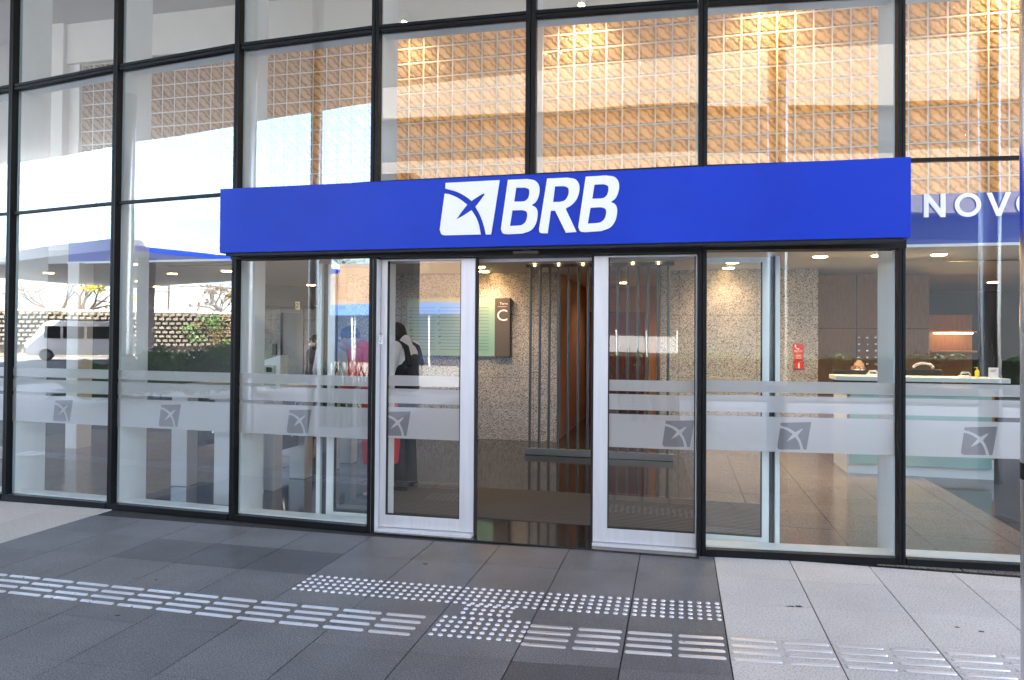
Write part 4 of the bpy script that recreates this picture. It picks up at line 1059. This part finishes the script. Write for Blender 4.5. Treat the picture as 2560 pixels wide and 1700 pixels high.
for (x, y, h, lab) in ((-40.5, -31.5, 6.8, 'thin pole standing left of the bare tree'), (-35.5, -40, 6.9, 'thin pole standing right of the bare tree')):
    t = thing('lamp_pole', lab, 'pole', (x, y, 0)); s = MB(); s.tube([(x, y, 0), (x, y, h)], [.09, .05], 10); s.build('pole', bark, t, smooth='auto')
    s = MB(); s.box(x-.3, x+.1, y-.06, y+.06, h, h+.08); s.build('lamp_head', plastic_grey, t)
def block(x0, x1, y0, y1, h, m, lab, nwx, nwz, z0_=1.5, side=1):
    t = thing('apartment_building' if h > 12 else 'far_building', lab, 'building', ((x0+x1)/2, (y0+y1)/2, 0))
    s = MB(); s.box(x0, x1, y0, y1, 0, h); s.build('wall', m, t)
    for j in range(nwz):
        for i in range(nwx):
            wx = (x1-x0)/nwx; wz = (h-z0_)/nwz; s = MB(); s.box(x0+wx*(i+.18), x0+wx*(i+.82), y1-.02, y1+.03, z0_+wz*(j+.25), z0_+wz*(j+.75)); s.build('window', plastic_grey, t)
    s = MB(); s.box(x0-.15, x1+.15, y0-.15, y1+.15, h, h+.3); s.build('parapet', m, t)
block(-92, -84, -92, -84, 9.5, white_paint, 'pale low office block far beyond the bare tree', 5, 4)
block(-104, -97, -90, -80, 9, white_paint, 'grey block beside the pale office block in the distance', 4, 3)
# opposite building: pale concrete bands over a tan stone base
far_conc = mat('far_concrete', (.17, .155, .135), .8)
far_glass = mat('far_glazing', (.03, .035, .04), .3)
ob = thing('opposite_building', 'pale building with long concrete bands across the plaza', 'building', (-6, -32, 0))
OX0, OX1, OY = -19.5, 40.0, -30.0
s = MB(); s.box(OX0, OX1, OY-8, OY, 14.6, 30); s.build('upper_band', far_conc, ob)
s = MB(); s.box(OX0, OX1, OY-8, OY-.4, 11.9, 14.6); s.build('window_band', far_glass, ob)
s = MB(); s.box(OX0, OX1+8, OY-8, OY, 8.4, 11.9); s.build('lower_band', far_conc, ob)
s = MB(); s.box(OX0, OX1+8, OY-8, OY-.8, 6.1, 8.4); s.build('dark_glazing', far_glass, ob)
s = MB(); s.box(OX0-6, -9.0, OY-8, OY-.1, 0.0, 6.1); s.build('stone_base', tan_wall, ob)
s = MB(); s.box(-8.99, OX1+8, OY-8, OY-.9, 0.0, 6.1); s.build('shop_glazing', far_glass, ob)
s = MB()
for x in (-16, -10.5, -5, .5, 6): s.box(x, x+.05, OY+.001, OY+.02, 8.5, 11.5)
s.build('panel_joints', dark_panel, ob)
# blue covered stall row before the stone base
aw = thing('blue_awning', 'blue awning with white supports in front of the stone wall', 'awning', (-12, -25, 0))
s = MB(); s.add([(-24, -27, 3.3), (-6, -27, 3.3), (-6, -24, 2.6), (-24, -24, 2.6), (-24, -27, 3.36), (-6, -27, 3.36), (-6, -24, 2.66), (-24, -24, 2.66)], [(0, 1, 2, 3), (7, 6, 5, 4), (0, 4, 5, 1), (1, 5, 6, 2), (2, 6, 7, 3), (3, 7, 4, 0)]); s.build('roof', mat('awning_blue', (.05, .12, .33), .6), aw)
for x in (-23.8, -20, -16.8, -14, -11, -8.5, -6.2):
    s = MB(); s.tube([(x, -24.1, 0), (x, -24.1, 2.6)], .05, 8); s.build('support', white_paint, aw)
s = MB(); s.box(-24, -6, -27.05, -27, 0, 3.3); s.build('back_sheet', mat('sheet_blue', (.20, .33, .60), .6), aw)
# white panel fence
fn = thing('white_panel_fence', 'white rail fence with pale panels far behind the camera', 'fence', (-.8, -13.8, 0))
for k in range(5):
    x = -3.2+k*1.0; s = MB(); s.box(x, x+.05, -13.85, -13.8, 0, 1.75); s.build('post', white_paint, fn)
    if k < 4:
        s = MB(); s.box(x+.07, x+.98, -13.84, -13.82, 1.0, 1.55); s.build('panel', plastic_grey, fn)

# ------------------------------------------------------------------ people
def capsule(s, a, b2, ra, rb, seg=12):
    a, b2 = Vector(a), Vector(b2)
    s.tube([a, a.lerp(b2, .5), b2], [ra, (ra+rb)/2, rb], seg); s.ell(a, (ra,)*3, None, seg, 8); s.ell(b2, (rb,)*3, None, seg, 8)
def remesh(s, name, m, parent, vox, smooth=2):
    me = bpy.data.meshes.new(name); me.from_pydata(s.v, [], s.f)
    tmp = bpy.data.objects.new('tmp', me); C.objects.link(tmp)
    md = tmp.modifiers.new('r', 'REMESH'); md.mode = 'VOXEL'; md.voxel_size = vox
    if smooth:
        ms = tmp.modifiers.new('s', 'SMOOTH'); ms.factor = .5; ms.iterations = smooth*2
    dg = bpy.context.evaluated_depsgraph_get(); dg.update()
    out = bpy.data.meshes.new_from_object(tmp.evaluated_get(dg)); bpy.data.objects.remove(tmp)
    out.name = name; out.materials.clear(); out.materials.append(m)
    for p in out.polygons: p.use_smooth = True
    o = bpy.data.objects.new(name, out); C.objects.link(o); o.parent = parent
    return o
skin_a = mat('skin_deep', (.15, .08, .055), .5); skin_b = mat('skin_tan', (.42, .24, .16), .5)
hair_m = mat('hair_black', (.012, .010, .010), .6); hair_g = mat('hair_grey', (.35, .34, .34), .7)
cloth = {k: mat('cloth_'+k, c_, .85) for k, c_ in dict(white=(.86, .86, .88), black=(.014, .015, .017), darkblue=(.02, .03, .08), red=(.78, .02, .03), charcoal=(.035, .035, .04), lilac=(.50, .49, .56), wine=(.14, .02, .025), navy=(.02, .04, .14)).items()}
def hand(s, w_, d, side, k=1.0, curl=.5):
    """palm and five bent fingers; d = direction of the hand, side = thumb side"""
    d = Vector(d).normalized(); side = Vector(side); side = (side-d*side.dot(d)).normalized(); n = d.cross(side)
    palm = w_+d*.045*k
    capsule(s, w_, palm+d*.03*k, .024*k, .022*k, 8)
    capsule(s, palm-side*.022*k+d*.03*k, palm+side*.022*k+d*.03*k, .014*k, .014*k, 8)
    for i, L_ in enumerate((.060, .072, .066, .050)):
        b0 = palm+d*.038*k+side*(.027-.018*i)*k; k1 = b0+(d*(1-.3*curl)+n*.5*curl).normalized()*L_*.5*k
        k2 = k1+(d*(1-curl)+n*curl).normalized()*L_*.5*k
        capsule(s, b0, k1, .0088*k, .008*k, 6); capsule(s, k1, k2, .008*k, .0068*k, 6)
    t0 = w_+d*.02*k+side*.022*k; t1 = t0+(side+d*.8).normalized()*.035*k; t2 = t1+(d+side*.25+n*.4).normalized()*.028*k
    capsule(s, t0, t1, .012*k, .010*k, 6); capsule(s, t1, t2, .010*k, .008*k, 6)
def person(label, loc, face, H=1.62, skin=skin_a, top=None, sleeve='short', bottom=None, hair=hair_m, vest=None, mask=None, dress=None, lean=0.0, larm=None, rarm=None, hats=None, cap=None, seated=False, hairlong=False, headturn=0, headdown=0, headoff=(0, 0, 0)):
    """faces local +Y; face = world heading in radians (0 = +Y)"""
    t = thing('person', label, 'person', loc, face)
    k = H/1.70
    V = lambda x, y, z: Vector((x*k, (y+lean*max(0, z-.9))*k, z*k))
    hd = V(0, .02, 1.585)+Vector(headoff); HR = Matrix.Rotation(headturn, 3, 'Z') @ Matrix.Rotation(-headdown, 3, 'X')
    hp = lambda x, y, z: hd+HR @ Vector((x*k, y*k, z*k))
    sh = [V(-.175, 0, 1.385), V(.175, 0, 1.385)]
    el = [V(-.235, -.02, 1.10), V(.235, -.02, 1.10)]; wr = [V(-.235, .05, .86), V(.235, .05, .86)]
    if larm: el[0], wr[0] = V(*larm[0]), V(*larm[1])
    if rarm: el[1], wr[1] = V(*rarm[0]), V(*rarm[1])
    if seated:
        hips = [V(-.09, 0, .92), V(.09, 0, .92)]; kn_ = [V(-.11, .40, .92), V(.11, .40, .92)]; an = [V(-.11, .42, .52), V(.11, .42, .52)]
    else:
        hips = [V(-.085, 0, .90), V(.085, 0, .90)]; kn_ = [V(-.10, .03, .49), V(.10, .02, .49)]; an = [V(-.11, -.02, .09), V(.11, -.01, .09)]
    s = MB()
    s.ell(hp(0, -.012, .025), (.073*k, .092*k, .100*k), HR); s.ell(hp(0, .022, -.052), (.054*k, .066*k, .070*k), HR)
    s.ell(hp(0, .082, -.070), (.026*k, .018*k, .020*k), HR)                       # chin
    capsule(s, hp(0, .088, .020), hp(0, .104, -.016), .010*k, .014*k, 8)            # nose
    capsule(s, hp(-.022, .078, -.044), hp(.022, .078, -.044), .010*k, .010*k, 8)    # lips
    capsule(s, hp(-.045, .066, .034), hp(.045, .066, .034), .012*k, .012*k, 8)      # brow
    for sg in (-1, 1): s.ell(hp(sg*.076, -.008, -.012), (.012*k, .022*k, .034*k), HR)
    capsule(s, V(0, -.015, 1.40), hp(0, -.015, -.05), .056*k, .050*k)
    s.ell(V(0, -.005, 1.28), (.165*k, .105*k, .17*k)); s.ell(V(0, 0, 1.05), (.140*k, .10*k, .16*k)); s.ell(V(0, -.01, .93), (.155*k, .11*k, .11*k))
    for q in (0, 1):
        capsule(s, sh[q], el[q], .048*k, .040*k); capsule(s, el[q], wr[q], .038*k, .025*k)
        dd = (wr[q]-el[q]).normalized(); hand(s, wr[q], dd, Vector((1 if q == 0 else -1, .3, .2)), k)
        capsule(s, hips[q], kn_[q], .080*k, .054*k); capsule(s, kn_[q], an[q], .052*k, .035*k)
        capsule(s, an[q], an[q]+Vector((0, .13*k, -.045*k)), .038*k, .028*k)
    remesh(s, 'body', skin, t, .0075)
    for sg in (-1, 1):
        e = MB(); e.ell(hp(sg*.030, .078, .012), (.012*k, .009*k, .008*k), HR, 10, 6)
        put(e.build('eye', letter_white, None, smooth=True), t)
        e = MB(); e.ell(hp(sg*.030, .086, .012), (.005*k, .003*k, .005*k), HR, 8, 6)
        put(e.build('pupil', hair_m, None, smooth=True), t)
    if hair:
        s = MB(); s.ell(hp(0, -.024, .040), (.079*k, .092*k, .094*k), HR); s.ell(hp(0, -.05, -.005), (.074*k, .062*k, .085*k), HR)
        if hairlong: s.ell(hp(0, -.06, -.09), (.075*k, .05*k, .10*k), HR)
        put(remesh(s, 'hair', hair, t, .007), t)
    if cap:
        s = MB(); s.ell(hp(0, -.02, .052), (.086*k, .102*k, .088*k), HR); put(remesh(s, 'cap', cap, t, .007), t)
    if mask:
        s = MB(); s.ell(hp(0, .040, -.050), (.062*k, .068*k, .054*k), HR); capsule(s, hp(-.07, 0, -.02), hp(-.05, .05, -.045), .010*k, .012*k, 6); capsule(s, hp(.07, 0, -.02), hp(.05, .05, -.045), .010*k, .012*k, 6)
        remesh(s, 'face_mask', mask, t, .006)
    if top:
        s = MB(); s.ell(V(0, -.005, 1.28), (.185*k, .125*k, .175*k)); s.ell(V(0, 0, 1.08), (.160*k, .122*k, .19*k)); s.ell(V(0, -.008, .95), (.168*k, .125*k, .10*k))
        capsule(s, V(-.10, -.01, 1.40), V(.10, -.01, 1.40), .050*k, .050*k); capsule(s, V(0, -.02, 1.41), V(0, -.015, 1.46), .072*k, .062*k)
        for q in (0, 1):
            if sleeve == 'short': capsule(s, sh[q], sh[q].lerp(el[q], .85), .078*k, .070*k)
            else: capsule(s, sh[q], el[q], .066*k, .054*k); capsule(s, el[q], el[q].lerp(wr[q], .93), .054*k, .042*k)
        remesh(s, 'shirt' if sleeve == 'short' else 'jacket', top, t, .008)
    if vest:
        s = MB(); s.ell(V(0, -.005, 1.22), (.172*k, .150*k, .165*k)); s.ell(V(0, 0, 1.06), (.175*k, .150*k, .17*k))
        for sg in (-1, 1): s.tube([V(sg*.105, .11, 1.22), V(sg*.105, .08, 1.38), V(sg*.10, .0, 1.445), V(sg*.105, -.09, 1.40), V(sg*.11, -.13, 1.22)], .030*k, 10)
        s.ell(V(0, -.10, 1.15), (.14*k, .07*k, .19*k))
        for x in (-.08, .07): s.box((x-.05)*k, (x+.05)*k, .10*k, .165*k, 1.02*k, 1.16*k)
        remesh(s, 'vest', vest, t, .009)
    if bottom:
        s = MB(); s.ell(V(0, -.01, .93), (.165*k, .122*k, .115*k))
        for q in (0, 1): capsule(s, hips[q], kn_[q], .094*k, .070*k); capsule(s, kn_[q], an[q]+Vector((0, 0, -.01)), .070*k, .060*k)
        remesh(s, 'trousers', bottom, t, .010)
    if dress:
        s = MB(); s.tube([V(0, 0, 1.0), V(0, 0, .75), V(0, .01, .52), V(0, .01, .34)], [.155*k, .18*k, .185*k, .17*k], 20)
        remesh(s, 'coat_skirt', dress, t, .010)
    for q in (0, 1):
        s = MB(); a = an[q]+Vector((0, -.035*k, -.050*k)); capsule(s, a, a+Vector((0, .17*k, -.006)), .040*k, .034*k); s.ell(a+Vector((0, .21*k, -.008)), (.045*k, .06*k, .028*k))
        remesh(s, 'shoe', cloth['black'], t, .009)
    return t
person('guard in white short sleeved shirt, black vest and dark red mask inside the left door', (-2.60, 6.5, .004), R(80), 1.69, skin_a, cloth['white'], 'short', cloth['black'], hair_m, cloth['black'], cloth['wine'], lean=.05, headoff=(0, .06, -.075), larm=((-.235, .06, 1.12), (-.16, .30, 1.10)), rarm=((.235, .03, 1.10), (.15, .28, 1.04)), headdown=R(20))
person('person in long red coat and dark blue cap bending beside the guard', (-2.665, 6.08, .004), R(84), 1.63, skin_b, cloth['red'], 'long', cloth['black'], hair_g, None, None, cloth['red'], lean=.42, larm=((-.22, .08, 1.12), (-.14, .28, 1.06)), cap=cloth['navy'], headoff=(0, .07, -.06))
person('person in black suit with white collar standing beside the lift lobby', (-5.62, 10.2, .004), R(150), 1.50, skin_a, cloth['charcoal'], 'long', cloth['black'], hair_m, None, cloth['white'])
person('person in pale lilac shirt standing in front of the suited person', (-5.03, 9.6, .004), R(20), 1.55, skin_a, cloth['lilac'], 'long', cloth['charcoal'], hair_m)
person('receptionist with dark hair and pale mask seated behind the counter', (2.17, 9.55, -.42+.02), R(180), 1.66, skin_b, cloth['darkblue'], 'long', cloth['charcoal'], hair_m, None, cloth['white'], seated=True, larm=((-.24, .10, 1.12), (-.16, .32, 1.08)), rarm=((.24, .10, 1.12), (.16, .32, 1.08)))
person('person in dark clothes standing outside behind the camera', (-1.35, -17.6, 0), 0, 1.45, skin_a, cloth['charcoal'], 'long', cloth['black'], hair_m)
st_ = thing('office_chair', 'dark office chair under the seated receptionist', 'chair', (2.17, 9.6, 0), group='white rimmed chairs behind the counter')
s = MB(); s.box(1.94, 2.40, 9.36, 9.80, .39, .45); s.build('seat', plastic_black, st_, bev=.02)
s = MB(); s.box(1.97, 2.37, 9.80, 9.84, .60, 1.10); s.build('backrest', plastic_black, st_, bev=.015)
s = MB(); s.tube([(2.17, 9.58, .03), (2.17, 9.58, .40)], .03); s.build('stem', chrome, st_, smooth='auto')

kq = thing('added_dark_kiosk', 'dark clad kiosk added across the forecourt to darken the reflection', 'kiosk', (-15.5, -11, 0), R(0))  # added dark mass that blocks bright reflections in the pane left of the doors
KA, KB = (-14.79, -8.66), (-12.52, -10.32)
s = MB(); s.bar(KA, KB, 0, (-3.0, 0), 0, 5.2); s.build('cladding', mat('dark_cladding', (.035, .03, .027), .6), kq)
s = MB(); s.bar(KA, KB, -.15, (-3.15, .15), 5.202, 5.45); s.build('roof', dark_panel, kq)
ka = Vector(KA); kb = Vector(KB); km = ka.lerp(kb, .4); ke = ka.lerp(kb, .62)
s = MB(); s.bar(km, ke, 0, (.002, .05), .02, 2.2); s.build('door', far_glass, kq)

hg = thing('hedge', 'long clipped dark hedge added behind the camera to hide sunlit ground from the glass', 'hedge', (4, -13, 0))  # added to cover the bright ground strip mirrored in the right panes
rnd = random.Random(77); s = MB(); s.box(-5.5, 22, -9.9, -9.4, 0, .98); s.build('core', mat('hedge_core', (.02, .035, .012), .9), hg)
s = MB()
for k in range(260): leaves(s, (rnd.uniform(-5.6, 22), rnd.uniform(-10.0, -9.3), rnd.choice((rnd.uniform(.1, 1), rnd.uniform(.85, 1.08)))), (.25, .2, .14), 40, .06, rnd)
s.build('foliage', leaf_dark, hg)
s = MB(); s.tube([(-2.270, 5.0085, .43), (-2.270, 5.004, .43)], .007, 10); s.build('keyhole', gasket, d1)

pr = thing('added_dark_pier', 'tall dark pier added behind the camera to darken the door reflection', 'pier', (-6.4, -6.8, 0))  # added dark block, keeps the tan wall out of the left door glass
s = MB(); s.box(-6.82, -5.98, -6.7-.5, -6.7, 0, 5.6); s.build('shaft', dark_panel, pr, bev=.02)
s = MB(); s.box(-6.82-.06, -5.98+.06, -6.7-.56, -6.7+.06, 0, .12); s.build('plinth', concrete, pr)

stain = mat('stain', (.05, .045, .04), .8)
rnd = random.Random(9); s = MB()
for (x, y, r_) in [(.62, 4.24, .012), (.66, 4.25, .018), (.60, 4.235, .008), (1.42, 4.15, .010), (1.52, 4.12, .013), (-1.62, 4.42, .016), (-2.9, 3.2, .012), (-.35, 4.8, .006), (.05, 4.75, .006), (-3.1, 3.72, .009), (-1.75, 2.72, .014), (1.9, 3.3, .010), (.9, 2.9, .009)]:
    n = 11; s.poly([(x+r_*1.3*math.cos(2*math.pi*k/n)*rnd.uniform(.7, 1.2), y+r_*math.sin(2*math.pi*k/n)*rnd.uniform(.6, 1.2), .0022) for k in range(n)])
o = s.build('pavement_stains', stain); tag(o, 'small dark gum and dirt marks on the paving', kind='stuff')
